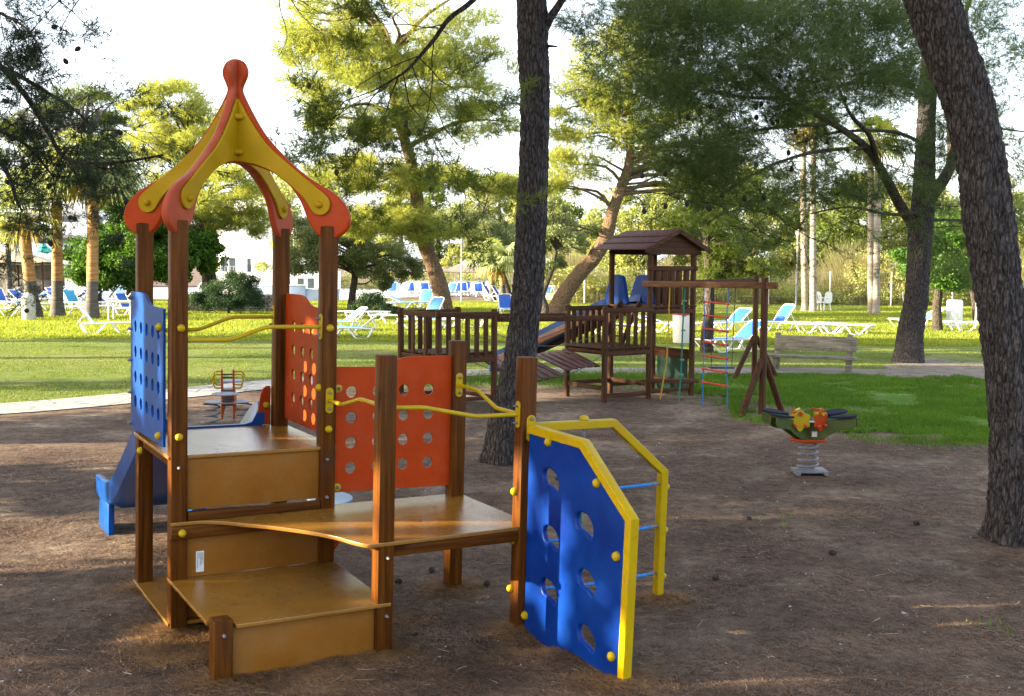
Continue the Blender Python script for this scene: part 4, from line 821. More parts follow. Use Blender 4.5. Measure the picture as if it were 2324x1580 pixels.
parasol(1043, 664, 1.15, 2.15, 1.62, thatch, 'thatched parasol with peaked top, biggest of the far terrace beside the lamp post', TG)
parasol(1086, 665, .95, 2.0, 1.62, thatch, 'smaller thatched parasol right of the peaked one before the two pale palms', TG)
parasol(905, 664, 1.5, 2.05, 1.72, thatch, 'wide flat thatched parasol partly hidden by the olive tree', TG)
parasol(945, 665, 1.2, 2.0, 1.66, thatch, 'thatched parasol left of the leaning pine trunk', TG)
parasol(990, 664, 1.1, 2.0, 1.62, thatch, 'thatched parasol straight behind the leaning pine trunk', TG)
canv = pbr('beige_canvas', (.52, .46, .38), (.58, .52, .43), scale=4, rough=.9); CG = 'beige parasols by the bar'
parasol(5, 668, 1.3, 2.02, 1.70, canv, 'beige canvas parasol at the left edge under the thatched bar', CG, n=8)
parasol(70, 667, 1.25, 1.98, 1.70, canv, 'beige canvas parasol between the first and second palm', CG, n=8)
parasol(30, 664, 1.2, 1.75, 1.45, canv, 'lower beige parasol beside the one at the left edge', CG, n=8)
parasol(100, 662, 1.2, 1.72, 1.45, canv, 'lower beige parasol left of the second palm', CG, n=8)
parasol(102, 664, .55, 3.35, 2.75, greenst, 'small closed green parasol standing behind the bar roof', 'green parasol', n=8)
def lamp(px, py, h, label, globe=False, r=.05):
    e = empty('lamp_post', G(px, py), 0, label, 'lamp post', 'lamp posts in the park'); m = MB(); m.tube([(0, 0, 0), (0, 0, h)], [r, r*.75], 8); m.build('pole', metalp, e, 60)
    m = MB(); m.lathe([(.05, h), (.11, h+.08), (.13, h+.25), (.05, h+.33), (1e-5, h+.34)], 12) if not globe else m.ball((0, 0, h+.18), .2, 14); m.build('lamp_head', pbr('lamp_glass', (.6, .62, .62), (.7, .7, .7), scale=3, rough=.3), e, 60)
lamp(1047, 688, 3.2, 'thin grey lamp post in front of the thatched parasols'); lamp(1347, 682, 2.9, 'lamp post right of the leaning pine above the slide'); lamp(1806, 706, 3.6, 'lamp post left of the first pair of tall palm trunks')
lamp(2214, 748, 4.2, 'thin lamp post left of the thick leaning pine trunk', r=.04); lamp(668, 680, 3.8, 'white globe lamp seen beside the back tower post', True)
# stone wall
sw_a, sw_b = G(415, 706), G(645, 706); swl = empty('stone_wall', (sw_a+sw_b)/2, math.atan2((sw_b-sw_a).y, (sw_b-sw_a).x), 'low dry stone wall of rough grey field stones behind the lawn', 'stone wall')
m = MB(); L_ = (sw_b-sw_a).length; rnd = random.Random(9)
for lay in range(7):
    x = -L_/2 + rnd.uniform(0, .15)
    while x < L_/2:
        l = rnd.uniform(.12, .34); hh = .115; v, f = bevcube(1, 1, 1, .18, 1); m.add(v, f, Matrix.Translation((x+l/2, rnd.uniform(-.03, .03), .06+lay*.105)) @ Matrix.Rotation(rnd.uniform(-.12, .12), 4, 'Y') @ Matrix.Diagonal((l, .40, hh*rnd.uniform(.8, 1.1), 1))); x += l*.96
m.build('stones', pbr('field_stone', (.13, .11, .09), (.42, .38, .33), scale=5, rough=.95, bump=.8, detail=3), swl, 0)
m = MB(); m.box((0, 0, .34), (L_, .26, .68), 0); m.build('core', pbr('earth_core', (.07, .06, .05), scale=5, rough=1), swl, 0)
# white hotel with balcony behind the bush
h1 = empty('hotel_building', G(560, 664), 0, 'bright white hotel building with a balcony behind the dark round bush', 'building')
m = MB(); m.box((-.1, 1.5, 3.2), (3.8, 3, 6.4), .02); m.box((1.2, 1.2, 1.6), (1.6, 3.0, 3.2), .02); m.build('wall', wallw, h1)
m = MB(); m.box((-1.15, -.1, 2.55), (1.5, .3, .12), .01); m.box((-1.15, -.25, 1.35), (1.9, .7, .12), .01); m.box((-.3, -.3, 1.75), (.08, .6, .8), .02); bal = m.build('balcony', wallw, h1)
for i in range(9): m = MB(); m.cyl((-2.0+.2*i, -.55, 1.4), (-2.0+.2*i, -.55, 1.85), .012, 6); m.build('baluster', metalp, bal)
m = MB(); m.cyl((-2.05, -.55, 1.86), (-.3, -.55, 1.86), .02, 6); m.build('hand_rail', metalp, bal)
for x in (-1.6, -1.0, .3): w_ = MB(); w_.box((x, -.01, 1.95), (.5, .06, 1.0), .01); fr = w_.build('window', metalp, h1); w_ = MB(); w_.box((x, -.045, 1.95), (.42, .02, .92), 0); w_.build('pane', glass, fr)
gw = empty('garden_wall', G(668, 682), 0, 'smooth pale blue-grey rendered garden wall beside the white hotel', 'wall'); m = MB(); m.box((-1.0, 0, .42), (3.3, .2, .84), .01); m.box((1.6, .1, .32), (1.9, .2, .64), .01); m.build('wall', wallb, gw); m = MB(); m.box((-1.0, 0, .87), (3.4, .28, .06), .01); m.box((1.65, .1, .67), (1.95, .28, .06), .01); m.build('coping', wallw, gw)
pool = empty('poolside_cabin', G(712, 668), 0, 'small white cabin with dark window openings behind the blue-grey wall', 'cabin'); m = MB(); m.box((0, .8, .8), (3.2, 1.6, 1.6), .01); m.build('wall', wallw, pool)
for x in (-.9, -.2, .6): m = MB(); m.box((x, -.01, .75), (.45, .05, .7), 0); m.build('window', glass, pool)
# thatched bar and terraced hotel wing on the left
bar = empty('thatched_bar', P(35, 640, 60)*1, 0, 'open bar with a low thatched roof and timber posts behind the left palms', 'bar'); bar.location.z = 0
m = MB(); n = 40; v = [(0, 0, 2.75)]; f = []
for fr, zz in ((.06, 2.70), (.5, 2.38), (1.0, 2.05)):
    for j in range(n): a = 2*math.pi*j/n; v.append((2.45*fr*math.cos(a), 2.0*fr*math.sin(a), zz + .03*math.sin(9*a)))
for j in range(n): f.append([0, 1+j, 1+(j+1) % n])
for q in range(2):
    for j in range(n): f.append([1+q*n+j, 1+(q+1)*n+j, 1+(q+1)*n+(j+1) % n, 1+q*n+(j+1) % n])
m.add(v, f); m.add([(a, b, c-.14) for a, b, c in v], [q[::-1] for q in f]); rf_ = m.build('roof', thatchm, bar, 0); m = MB(); m.lathe([(.12, 2.7), (.10, 2.9), (.05, 3.0), (1e-5, 3.02)], 10); m.build('finial', thatchm, rf_)
for x in (-2, -.7, .7, 2): m = MB(); m.cyl((x, -1.2, 0), (x, -1.2, 2.1), .06, 8); m.build('post', oldwood(2), bar)
m = MB(); m.box((0, .5, .55), (4.2, .6, 1.1), .02); m.box((0, 1.2, 1.0), (4.4, .1, 2.0), .01); m.build('counter', pbr('dark_counter', (.10, .09, .08), (.2, .18, .16), scale=3), bar)
h2 = empty('hotel_wing', P(100, 640, 88), 0, 'white terraced hotel wing with long balconies half hidden by the palms', 'building'); h2.location.z = 0
m = MB(); m.box((0, 4, 3.0), (11, 8, 6.0), .02); m.build('wall', wallw, h2)
for i, z in enumerate((2.6, 4.3, 6.0)):
    m = MB(); m.box((-.5*i, -.8+.3*i, z), (11-1.2*i, 2.0, .22), .02); b_ = m.build('balcony', wallw, h2); m = MB(); m.box((-.5*i, -1.7+.3*i, z+.5), (11-1.2*i, .08, .75), .01); m.build('parapet', wallb if i == 0 else wallw, b_)
for z in (1.3, 3.4, 5.1):
    for x in (-4.2, -2.1, 0, 2.1, 4.2): m = MB(); m.box((x, -.02, z), (1.3, .08, 1.2), .01); wn = m.build('window', metalp, h2); m = MB(); m.box((x, -.07, z), (1.15, .02, 1.05), 0); m.build('pane', glass, wn)
# wire fence in front of the reed bed
fe = empty('wire_fence', (18, 61, 0), 0, 'wire fence on thin pale posts in front of the reeds', 'fence')
for i in range(13): m = MB(); m.cyl((-14+3.4*i, 0, 0), (-14+3.4*i, 0, 1.9), .04, 6); m.build('post', pbr('pale_post', (.45, .40, .30), (.55, .5, .4), scale=4), fe)
for z in (.5, 1.0, 1.5, 1.85): m = MB(); m.cyl((-14, 0, z), (27, 0, z), .004, 4); m.build('wire', metalp, fe)
# ================================================================== trees
barkm = {}
def bark(name, c1, c2, c3, st=(17, 17, 4.2), bump=.9, crack=.16):
    if name in MATS: return MATS[name]
    m = bpy.data.materials.new(name); m.use_nodes = True; n = m.node_tree; N = n.nodes; L = n.links; b = N['Principled BSDF']; b.inputs['Roughness'].default_value = .9; b.inputs['Specular IOR Level'].default_value = .25
    tc = N.new('ShaderNodeTexCoord'); mp = N.new('ShaderNodeMapping'); mp.inputs['Scale'].default_value = st; L.new(tc.outputs['Object'], mp.inputs[0])
    nz = N.new('ShaderNodeTexNoise'); nz.inputs['Scale'].default_value = 2.0; nz.inputs['Detail'].default_value = 6; L.new(mp.outputs[0], nz.inputs['Vector'])
    ad = N.new('ShaderNodeMix'); ad.data_type = 'VECTOR'; ad.inputs['Factor'].default_value = .12; L.new(mp.outputs[0], ad.inputs['A']); L.new(nz.outputs['Color'], ad.inputs['B'])
    v = N.new('ShaderNodeTexVoronoi'); v.feature = 'DISTANCE_TO_EDGE'; v.inputs['Scale'].default_value = 1.6; L.new(ad.outputs['Result'], v.inputs['Vector'])
    r = N.new('ShaderNodeValToRGB'); r.color_ramp.elements[0].position = .0; r.color_ramp.elements[0].color = (*c1, 1); r.color_ramp.elements[1].position = crack; r.color_ramp.elements[1].color = (1, 1, 1, 1); L.new(v.outputs['Distance'], r.inputs[0])
    c = N.new('ShaderNodeValToRGB'); c.color_ramp.elements[0].position = .35; c.color_ramp.elements[0].color = (*c2, 1); c.color_ramp.elements[1].position = .65; c.color_ramp.elements[1].color = (*c3, 1)
    n2 = N.new('ShaderNodeTexNoise'); n2.inputs['Scale'].default_value = 5; n2.inputs['Detail'].default_value = 8; L.new(mp.outputs[0], n2.inputs['Vector']); L.new(n2.outputs['Fac'], c.inputs[0])
    x = N.new('ShaderNodeMix'); x.data_type = 'RGBA'; x.blend_type = 'MULTIPLY'; x.inputs['Factor'].default_value = .8; L.new(c.outputs[0], x.inputs['A']); L.new(r.outputs[0], x.inputs['B']); L.new(x.outputs['Result'], b.inputs['Base Color'])
    h = N.new('ShaderNodeMath'); h.operation = 'ADD'; L.new(r.outputs[0], h.inputs[0]); L.new(n2.outputs['Fac'], h.inputs[1])
    bp = N.new('ShaderNodeBump'); bp.inputs['Strength'].default_value = bump; bp.inputs['Distance'].default_value = .025; L.new(h.outputs[0], bp.inputs['Height']); L.new(bp.outputs[0], b.inputs['Normal'])
    MATS[name] = m; return m
pinebark = bark('pine_bark', (.26, .22, .21), (.026, .020, .019), (.105, .098, .102), st=(18, 18, 4.0), crack=.18)
redbark = bark('reddish_bark', (.2, .12, .08), (.13, .08, .045), (.27, .19, .12))
greybark = bark('grey_bark', (.2, .17, .15), (.045, .036, .026), (.13, .11, .085))
darkbark = bark('dark_twig', (.05, .04, .035), (.02, .015, .012), (.06, .045, .035))
palmbark = pbr('palm_trunk', (.20, .095, .035), (.40, .22, .085), scale=1.5, rough=.9, bump=.7, stretch=(1.5, 1.5, 14), detail=4)  # upper palm trunks, low sun put into the orange
palmshade = pbr('palm_trunk_shade_grey', (.045, .04, .036), (.11, .10, .09), scale=1.5, rough=.9, bump=.7, stretch=(1.5, 1.5, 14), detail=4)  # darker copy of the palm trunk, shade put into the colour
palmpale = pbr('pale_palm_trunk', (.19, .155, .12), (.33, .28, .23), scale=1.5, rough=.9, bump=.6, stretch=(1.5, 1.5, 10))
conem = pbr('pine_cone', (.012, .009, .008), (.03, .022, .018), scale=30, rough=.9, bump=.6)
F_sun = foliage('pine_needles_sunlit', (.16, .20, .035), (.40, .41, .10), .55, .5, (1.2, 1.2, .8))  # lit copy of the needles, sunlight put into the colour
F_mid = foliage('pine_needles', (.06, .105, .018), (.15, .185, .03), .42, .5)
F_dark = foliage('pine_needles_shaded', (.034, .066, .024), (.10, .14, .045), .45, .6)  # dark copy of the needles, crown shade put into the colour
F_olive = foliage('olive_leaves', (.10, .14, .06), (.25, .28, .13), .35, .7)
F_broad = foliage('broad_leaves', (.035, .10, .012), (.10, .20, .025), .35, .9)
F_near = foliage('near_needles_shaded', (.018, .040, .022), (.05, .075, .035), .3, .9)  # darkest needles, shade on the near boughs put into the colour
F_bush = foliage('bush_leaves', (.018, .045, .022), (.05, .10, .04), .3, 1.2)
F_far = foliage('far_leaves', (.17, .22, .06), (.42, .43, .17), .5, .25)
F_reed = foliage('reed_leaves', (.20, .19, .07), (.56, .50, .27), .5, .35, (1.1, 1.0, .6))
F_palm = foliage('palm_leaves', (.19, .25, .09), (.42, .46, .22), .4, 1)
F_palmg = foliage('green_palm_leaves', (.09, .13, .03), (.22, .25, .08), .4, 1)
F_palmd = foliage('dry_palm_leaves', (.20, .15, .05), (.38, .30, .12), .4, 1)

def unit(v): return v/np.maximum(np.linalg.norm(v, axis=-1, keepdims=True), 1e-6)
def subclumps(clumps, rng):
    """clumps: (centre, (rx, ry, rz), how many, size of each) -> list of pads"""
    out_ = []
    for c, r, k, q in clumps:
        c = np.array(c); r = np.array(r); d = unit(rng.normal(size=(k, 3))); rad = rng.uniform(.25, 1.0, (k, 1))**.5
        pos = c + d*rad*r; out_ += [(p, q*rng.uniform(.6, 1.25), c) for p in pos]
    return out_
def needles(pads, tufts, per, L, W, rng, flat=.5, gaps=None, droop=0.0):
    """fans of thin triangular needles gathered in twig tufts that fill every pad"""
    C = np.array([p[0] for p in pads]); R = np.array([p[1] for p in pads]); O = np.array([p[2] for p in pads])
    idx = np.repeat(np.arange(len(pads)), tufts); d = rng.normal(size=(len(idx), 3)); d = unit(d)*rng.uniform(0, 1, (len(idx), 1))**.45
    pos = C[idx] + d*R[idx, None]*np.array([1, 1, flat])
    if gaps is not None: k = gaps(pos); pos, idx, d = pos[k], idx[k], d[k]
    ax = unit(unit(pos-C[idx])*.8 + unit(C[idx]-O[idx]+1e-3)*.5 + np.array([0, 0, .35-droop]) + rng.normal(size=(len(pos), 3))*.45)
    n = len(pos)*per; ii = np.repeat(np.arange(len(pos)), per)
    along_ = rng.uniform(-.5, 1, (n, 1))*L*.9; nd = unit(ax[ii]*1.0 + rng.normal(size=(n, 3))*.62); base = pos[ii] + ax[ii]*along_
    ln = L*rng.uniform(.6, 1.2, (n, 1)); side = unit(np.cross(nd, rng.normal(size=(n, 3))))*W*rng.uniform(.7, 1.3, (n, 1))
    V = np.empty((n, 3, 3)); V[:, 0] = base-side; V[:, 1] = base+side; V[:, 2] = base+nd*ln
    return V.reshape(-1, 3)
def leaves(pads, k, size, rng, flat=.7, gaps=None):
    """small leaf quads scattered through every pad"""
    C = np.array([p[0] for p in pads]); R = np.array([p[1] for p in pads]); idx = np.repeat(np.arange(len(pads)), k); d = unit(rng.normal(size=(len(idx), 3)))*rng.uniform(0, 1, (len(idx), 1))**.4
    pos = C[idx] + d*R[idx, None]*np.array([1, 1, flat])
    if gaps is not None: pos = pos[gaps(pos)]
    n = len(pos); a = unit(rng.normal(size=(n, 3)) + np.array([0, 0, .3])); b = unit(np.cross(a, rng.normal(size=(n, 3)))); c = np.cross(a, b); s = size*rng.uniform(.6, 1.3, (n, 1))
    V = np.empty((n, 4, 3)); V[:, 0] = pos-b*s; V[:, 1] = pos-c*s*.45; V[:, 2] = pos+b*s; V[:, 3] = pos+c*s*.45
    return V.reshape(-1, 3)
def bumpy_tube(name, pts, rad, mat, parent, n=56, step=.03, amp=.02, root=0, seed=0, extra=None):
    """trunk with real ridges: a dense tube pushed in and out by noise"""
    sp = smoothcurve([Vector((*p, r)) if False else Vector(tuple(p)+(r,)) for p, r in zip(pts, rad)], 12)
    Q = [Vector((q[0], q[1], q[2])) for q in sp]; Rr = [q[3] for q in sp]; L_ = [0]
    for a, b in zip(Q, Q[1:]): L_.append(L_[-1]+(b-a).length)
    k = max(6, int(L_[-1]/step)); V = np.empty((k, n, 3)); u = None; j = 0
    for i in range(k):
        s = L_[-1]*i/(k-1)
        while j < len(Q)-2 and L_[j+1] < s: j += 1
        t = (s-L_[j])/max(1e-6, L_[j+1]-L_[j]); p = Q[j].lerp(Q[j+1], t); r = Rr[j]+(Rr[j+1]-Rr[j])*t; d = (Q[min(j+2, len(Q)-1)]-Q[max(j-1, 0)]).normalized()
        u = frame_of(d)[0] if u is None else (u-d*u.dot(d)).normalized(); w_ = d.cross(u)
        for q in range(n):
            a = 2*math.pi*q/n; ca, sa_ = math.cos(a), math.sin(a)
            rg = noise.noise(Vector((ca*r*19+seed, sa_*r*19, s*4.5))); rid = (.5-abs(rg))*2
            off = amp*(rid*.8 + .5*noise.noise(Vector((ca*r*60, sa_*r*60+seed, s*26)))) + r*.10*noise.noise(Vector((ca*1.2, sa_*1.2+seed, s*.8)))
            if root: off += r*root*max(0, 1-s/.45)**2*(.55+.45*math.sin(a*5+seed))
            V[i, q] = p + (u*ca + w_*sa_)*(r+off)
    A = np.arange(k*n).reshape(k, n); F = np.stack([A[:-1], np.roll(A[:-1], -1, 1), np.roll(A[1:], -1, 1), A[1:]], -1).reshape(-1, 4)
    VV = V.reshape(-1, 3)
    o = arr_mesh(name, VV, F, mat, parent, smooth=1)
    if extra is not None: e_ = extra.build('limbs', mat, parent, 60)
    return o
def limbs_to(mb, base_pts, pads, rng, r0=.05, k=40, sag=.12):
    """tapered crooked limbs from points of the trunk to the pads"""
    ch = rng.permutation(len(pads))[:k]; B = [Vector(b) for b in base_pts]
    for i in ch:
        t = Vector(pads[i][0]); b = min(B, key=lambda q: (q-t).length + max(0, q.z-t.z)*1.5); L_ = (t-b).length; m1 = b.lerp(t, .35)+Vector(rng.normal(size=3))*L_*.06+Vector((0, 0, L_*sag)); m2 = b.lerp(t, .7)+Vector(rng.normal(size=3))*L_*.06+Vector((0, 0, L_*sag*.7))
        r = r0*min(1.2, .4+L_*.18); mb.tube(smoothcurve([b, m1, m2, t], 3), [r*(1-.85*q/9) for q in range(10)], 6)
def tree(name, label, cat, base, trunk_pts, rad, clumps, fol, kind='pine', tufts=40, per=10, L=.12, W=.008, leafsize=.05, nl=200, seed=1, barkmat=None, near=False, limb_r=.06, limbs=30, group=None, gaps=None, flat=.5, cones=0, root=.15, droop=0.0, amp=.02, step=.03, tn=56):
    """things: Empty at the base > trunk, limbs, crown"""
    rng = np.random.default_rng(seed); b = Vector(base); e = empty(name, b, 0, label, cat, group); loc = lambda q: Vector(q)-b
    pads = [(np.array(loc(p)), r, np.array(loc(c))) for p, r, c in subclumps(clumps, rng)] if clumps else []
    tp = [loc(p) for p in trunk_pts]
    if near: bumpy_tube('trunk', tp, rad, barkmat or pinebark, e, n=tn, step=step, amp=amp, root=root, seed=seed)
    elif len(tp) > 1: m = MB(); sp = smoothcurve([tuple(p)+(r,) for p, r in zip(tp, rad)], 5) if False else None; q = smoothcurve(tp, 5); rr = [rad[min(i//5, len(rad)-1)] + (rad[min(i//5+1, len(rad)-1)]-rad[min(i//5, len(rad)-1)])*(i % 5)/5 for i in range(len(q))]; m.tube(q, rr, 12); m.build('trunk', barkmat or pinebark, e, 60)
    if pads and limbs and len(tp) > 1:
        m = MB(); q = smoothcurve(tp, 5); limbs_to(m, q[len(q)//3:], pads, rng, limb_r, min(limbs, len(pads))); m.build('limbs', barkmat or pinebark, e, 60)
    if pads:
        g2 = (lambda pos: gaps(pos + np.array(b))) if gaps else None
        if kind == 'pine': V = needles(pads, tufts, per, L, W, rng, flat, g2, droop); F = np.arange(len(V)).reshape(-1, 3)
        else: V = leaves(pads, nl, leafsize, rng, .75, g2); F = np.arange(len(V)).reshape(-1, 4)
        arr_mesh('crown', V, F, fol, e)
    if cones and pads:
        cm = None
        for i in range(cones):
            p = pads[int(rng.integers(len(pads)))]; c = Vector(p[0]) + Vector(rng.normal(size=3))*p[1]*.45
            if cm is None: mm = MB(); mm.lathe([(1e-5, -.045), (.018, -.035), (.028, -.012), (.026, .012), (.014, .034), (1e-5, .042)], 8); cm = mm.build('pine_cone', conem, e, 40); o = cm
            else: o = bpy.data.objects.new('pine_cone', cm.data); COL.objects.link(o); o.parent = e
            o.location = c; o.rotation_euler = (rng.uniform(0, 3), rng.uniform(0, 3), 0)
    return e
def PM(px, py, depth): return tuple(P(px, py, depth))

# --- the dark upright pine in the middle
d = 11.8; g = G(1142, 1047)
tA = [(g.x, g.y, -.1)] + [PM(1152, 960, d), PM(1170, 860, d), PM(1186, 760, d), PM(1199, 640, d), PM(1206, 500, d), PM(1213, 350, d), PM(1214, 220, d), PM(1209, 120, d), PM(1208, 20, d), PM(1206, -160, d), PM(1215, -500, d), PM(1220, -900, d)]
tree('pine_tree', 'tall dark pine trunk rising through the middle of the photograph just behind the orange panel', 'pine tree', (g.x, g.y, 0), tA, [.225, .195, .165, .155, .148, .145, .14, .14, .145, .145, .13, .10, .06],
     [((-.2, 11, 9), (4.2, 4.5, 1.1), 190, .95), ((1.5, 8, 9), (3.5, 3.5, 1.1), 120, .95), ((-2.5, 7, 8.8), (3.5, 3.5, 1.1), 130, .95), ((0, 3, 8), (5, 3, 1.0), 130, .95)], F_mid, tufts=70, per=6, L=.18, W=.016, seed=3, near=True, limbs=30, limb_r=.07, cones=0, amp=.024, root=.4, tn=96, step=.02)  # unseen canopy spread over the camera, added to darken the foreground
T = bpy.data.objects['pine_tree']; b = T.location
m = MB(); m.tube([Vector(PM(1232, 75, d))-b, Vector(PM(1250, 38, d-.05))-b, Vector(PM(1268, 12, d-.1))-b, Vector(PM(1300, -40, d-.2))-b, Vector(PM(1380, -160, d-.6))-b], [.05, .045, .04, .038, .03], 10); m.tube([Vector(PM(1238, 104, d))-b, Vector(PM(1264, 106, d-.1))-b], [.018, .009], 8); m.build('side_branch', pinebark, T, 60)
# hanging branch with needles in front of the sunlit pine
d2 = 9.5
bp_ = [PM(1150, -80, 10.5), PM(1072, 2, 10.0), PM(1020, 42, 9.8), PM(985, 90, 9.7), PM(955, 125, 9.6), PM(925, 158, d2), PM(890, 182, d2), PM(850, 205, d2)]
def branch(par, pts, r0, mat, name='branch'): m = MB(); q = smoothcurve([Vector(p)-par.location for p in pts], 5); m.tube(q, [r0*(1-.8*i/len(q)) for i in range(len(q))], 8); return m.build(name, mat, par, 60)
br_ = branch(T, bp_, .028, darkbark)
rng = np.random.default_rng(77)
def twiggy(par, mb, start, dirn, L_, depth, r, tips, rng, bend=.5):
    p = Vector(start); dv = Vector(dirn).normalized(); pts = [p.copy()]; k = 5
    for i in range(k):
        dv = (dv + Vector(rng.normal(size=3))*.22*bend*2 + Vector((0, 0, -.05))).normalized(); p = p + dv*L_/k; pts.append(p.copy())
        if depth > 0 and i > 0 and rng.random() < .85: twiggy(par, mb, p, dv + Vector(rng.normal(size=3))*.75, L_*rng.uniform(.35, .6), depth-1, r*.55, tips, rng, bend)
        if depth <= 1: tips.append((np.array(p), .05, np.array(Vector(start))))
    mb.tube(pts, [r*(1-.12*i) for i in range(k+1)], 5)
m = MB(); tips = []
for px, py, dx, dz, l in ((985, 90, -.1, -1, .9), (955, 125, -1, -.15, 1.0), (935, 150, .15, -1, 1.1), (905, 172, -.5, -.8, .8), (890, 182, -1, -.5, .7), (950, 130, .7, -.8, .7), (870, 195, -.7, -1, .8), (1010, 55, -.9, -.1, .8), (915, 165, .1, -1.2, 1.3), (850, 205, -1, -.7, .8)):
    twiggy(T, m, Vector(PM(px, py, 9.6))-b, (dx, rng.uniform(-.4, .4), dz), l, 2, .006, tips, rng)
m.build('twigs', darkbark, T, 60)
V = needles([tips[i] for i in rng.permutation(len(tips))[:int(len(tips)*.8)]], 3, 14, .075, .0028, rng, .8); arr_mesh('needles', V, np.arange(len(V)).reshape(-1, 3), F_mid, T)
for i in range(14):
    p = tips[int(rng.integers(len(tips)))][0]; mm = MB(); mm.lathe([(1e-5, -.034), (.015, -.024), (.021, -.006), (.018, .010), (.009, .024), (1e-5, .03)], 8, Matrix.Translation(p)); mm.build('pine_cone', conem, T, 40)
# --- thick leaning pine at the right
d = 8.5; g = G(2316, 1225)
cx = [(2316, 1228), (2308, 1150), (2304, 1000), (2292, 850), (2272, 700), (2258, 600), (2244, 500), (2224, 350), (2196, 230), (2150, 100), (2114, 0), (2050, -140), (1990, -320), (1930, -560)]
tree('pine_tree', 'massive leaning pine trunk with deeply cracked bark at the right edge', 'pine tree', (g.x, g.y, 0), [(g.x, g.y, -.1)] + [PM(x, y, d + (1100-y)*.0003) for x, y in cx[1:]], [.25, .195, .168, .160, .157, .160, .165, .163, .168, .173, .17, .16, .15, .1],
     [((4.4, 7.6, 8.2), (3.6, 4.5, 1.0), 130, .95)], F_dark, tufts=70, per=6, L=.18, W=.016, seed=8, near=True, limbs=20, amp=.034, root=.45, tn=110, step=.018)
T2_ = bpy.data.objects['pine_tree.001']
# --- forked pine behind it, whose dark crown fills the upper right
d = 24.9; g = G(2062, 823)
tp = [(g.x, g.y, -.1)] + [PM(2066, 760, d), PM(2078, 680, d), PM(2084, 600, d), PM(2092, 500, d), PM(2098, 430, d), PM(2100, 330, d), PM(2105, 220, d), PM(2112, 110, d), PM(2110, 0, d), PM(2105, -100, d)]
cl = []
for px, py, dd, rx, ry, rz, k, q in ((2050, 60, 24, 2.6, 2.5, 1.2, 40, .75), (1850, 60, 22, 2.6, 2, 1.3, 72, .7), (1720, 100, 20, 2.2, 2, 1.1, 62, .65), (1560, 90, 19, 1.5, 1.5, 1.0, 30, .6), (1850, 170, 21, 2.2, 2, .6, 40, .6),
        (1650, 240, 19.5, 1.8, 1.6, .55, 26, .5), (1560, 320, 19, 1.4, 1.4, .5, 16, .42), (1700, 370, 20, 1.5, 1.4, .35, 13, .42), (1620, 430, 20.5, 1.1, 1.2, .35, 13, .42), (1740, 460, 22, .9, 1.2, .25, 7, .38),
        (2200, 150, 24, 2.4, 2.3, 1.5, 36, .7), (2290, 330, 26, 1.8, 2, 1.0, 18, .6), (2250, 500, 27, 1.6, 1.6, .6, 14, .55), (1950, 330, 23, 1.6, 1.6, .3, 7, .4), (2000, 420, 24, 1.5, 1.5, .3, 10, .4), (1850, 420, 22.5, 1.0, 1.0, .3, 10, .4), (1480, 170, 18.5, 1.0, 1.2, .8, 16, .5), (1450, 20, 18.5, 1.2, 1.2, .7, 16, .55), (1760, -20, 21, 3.5, 2, .8, 50, .7), (2150, 620, 29, 1.2, 1, .5, 8, .5)):
    cl.append((PM(px, py, dd), (rx, ry, rz), k, q))
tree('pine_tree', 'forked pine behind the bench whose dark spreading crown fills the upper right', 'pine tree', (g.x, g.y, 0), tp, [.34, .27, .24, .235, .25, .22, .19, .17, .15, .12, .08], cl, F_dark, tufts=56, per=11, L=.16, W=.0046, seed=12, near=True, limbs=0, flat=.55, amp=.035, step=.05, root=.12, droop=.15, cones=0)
T3_ = bpy.data.objects['pine_tree.002']
m = MB(); o3 = T3_.location; vv = lambda l: [Vector(PM(*q))-o3 for q in l]
for l, r in (([(2080, 520, d), (2045, 470, 24.5), (2005, 395, 24), (1965, 335, 23.3), (1890, 280, 22), (1790, 225, 20.8), (1700, 150, 19.8)], .13), ([(2100, 460, d), (2140, 410, d), (2160, 360, 25.2), (2158, 260, 25.5), (2170, 120, 25.5), (2200, 0, 25.5)], .16),
             ([(1990, 375, 23.8), (1975, 310, 23), (1930, 260, 22.4), (1900, 190, 22)], .07), ([(2095, 480, d), (2020, 487, 24), (1930, 470, 22.5), (1840, 485, 22)], .045), ([(1965, 335, 23.3), (1850, 345, 21.5), (1740, 380, 20.5), (1640, 440, 20)], .045), ([(2105, 220, d), (2040, 190, 24), (1930, 190, 23), (1840, 215, 22)], .06),
             ([(2100, 330, d), (2030, 300, 24.2), (1900, 300, 22.5), (1800, 330, 21.5)], .05), ([(1890, 280, 22), (1760, 290, 20.5), (1640, 310, 19.6), (1540, 330, 19)], .04), ([(2105, 500, d), (2180, 500, 25.5), (2280, 505, 26.5)], .04), ([(2160, 310, 25.4), (2230, 290, 26), (2330, 300, 27)], .05), ([(1790, 225, 20.8), (1650, 215, 19.4), (1520, 170, 18.6)], .04), ([(1850, 150, 21.5), (1750, 60, 20.8), (1600, 50, 19.3)], .05)):
    q = smoothcurve(vv(l), 5); m.tube(q, [r*(1-.75*i/len(q)) for i in range(len(q))], 8)
lb = m.build('limbs', greybark, T3_, 60)
m = MB(); tips = []; rng = np.random.default_rng(5)
for i in range(90):
    px, py = rng.uniform(1500, 2280), rng.uniform(180, 520); dd = 20 + (px-1500)/780*5
    twiggy(T3_, m, Vector(PM(px, py, dd))-o3, (rng.choice([-1, 1]), rng.uniform(-.6, .6), rng.uniform(-.5, .1)), rng.uniform(.7, 1.5), 1, .010, tips, rng)
m.build('twigs', darkbark, T3_, 60)
V = needles(tips, 3, 9, .11, .005, rng, .8); arr_mesh('needles', V, np.arange(len(V)).reshape(-1, 3), F_dark, T3_)
cmesh = bpy.data.objects['pine_cone'].data
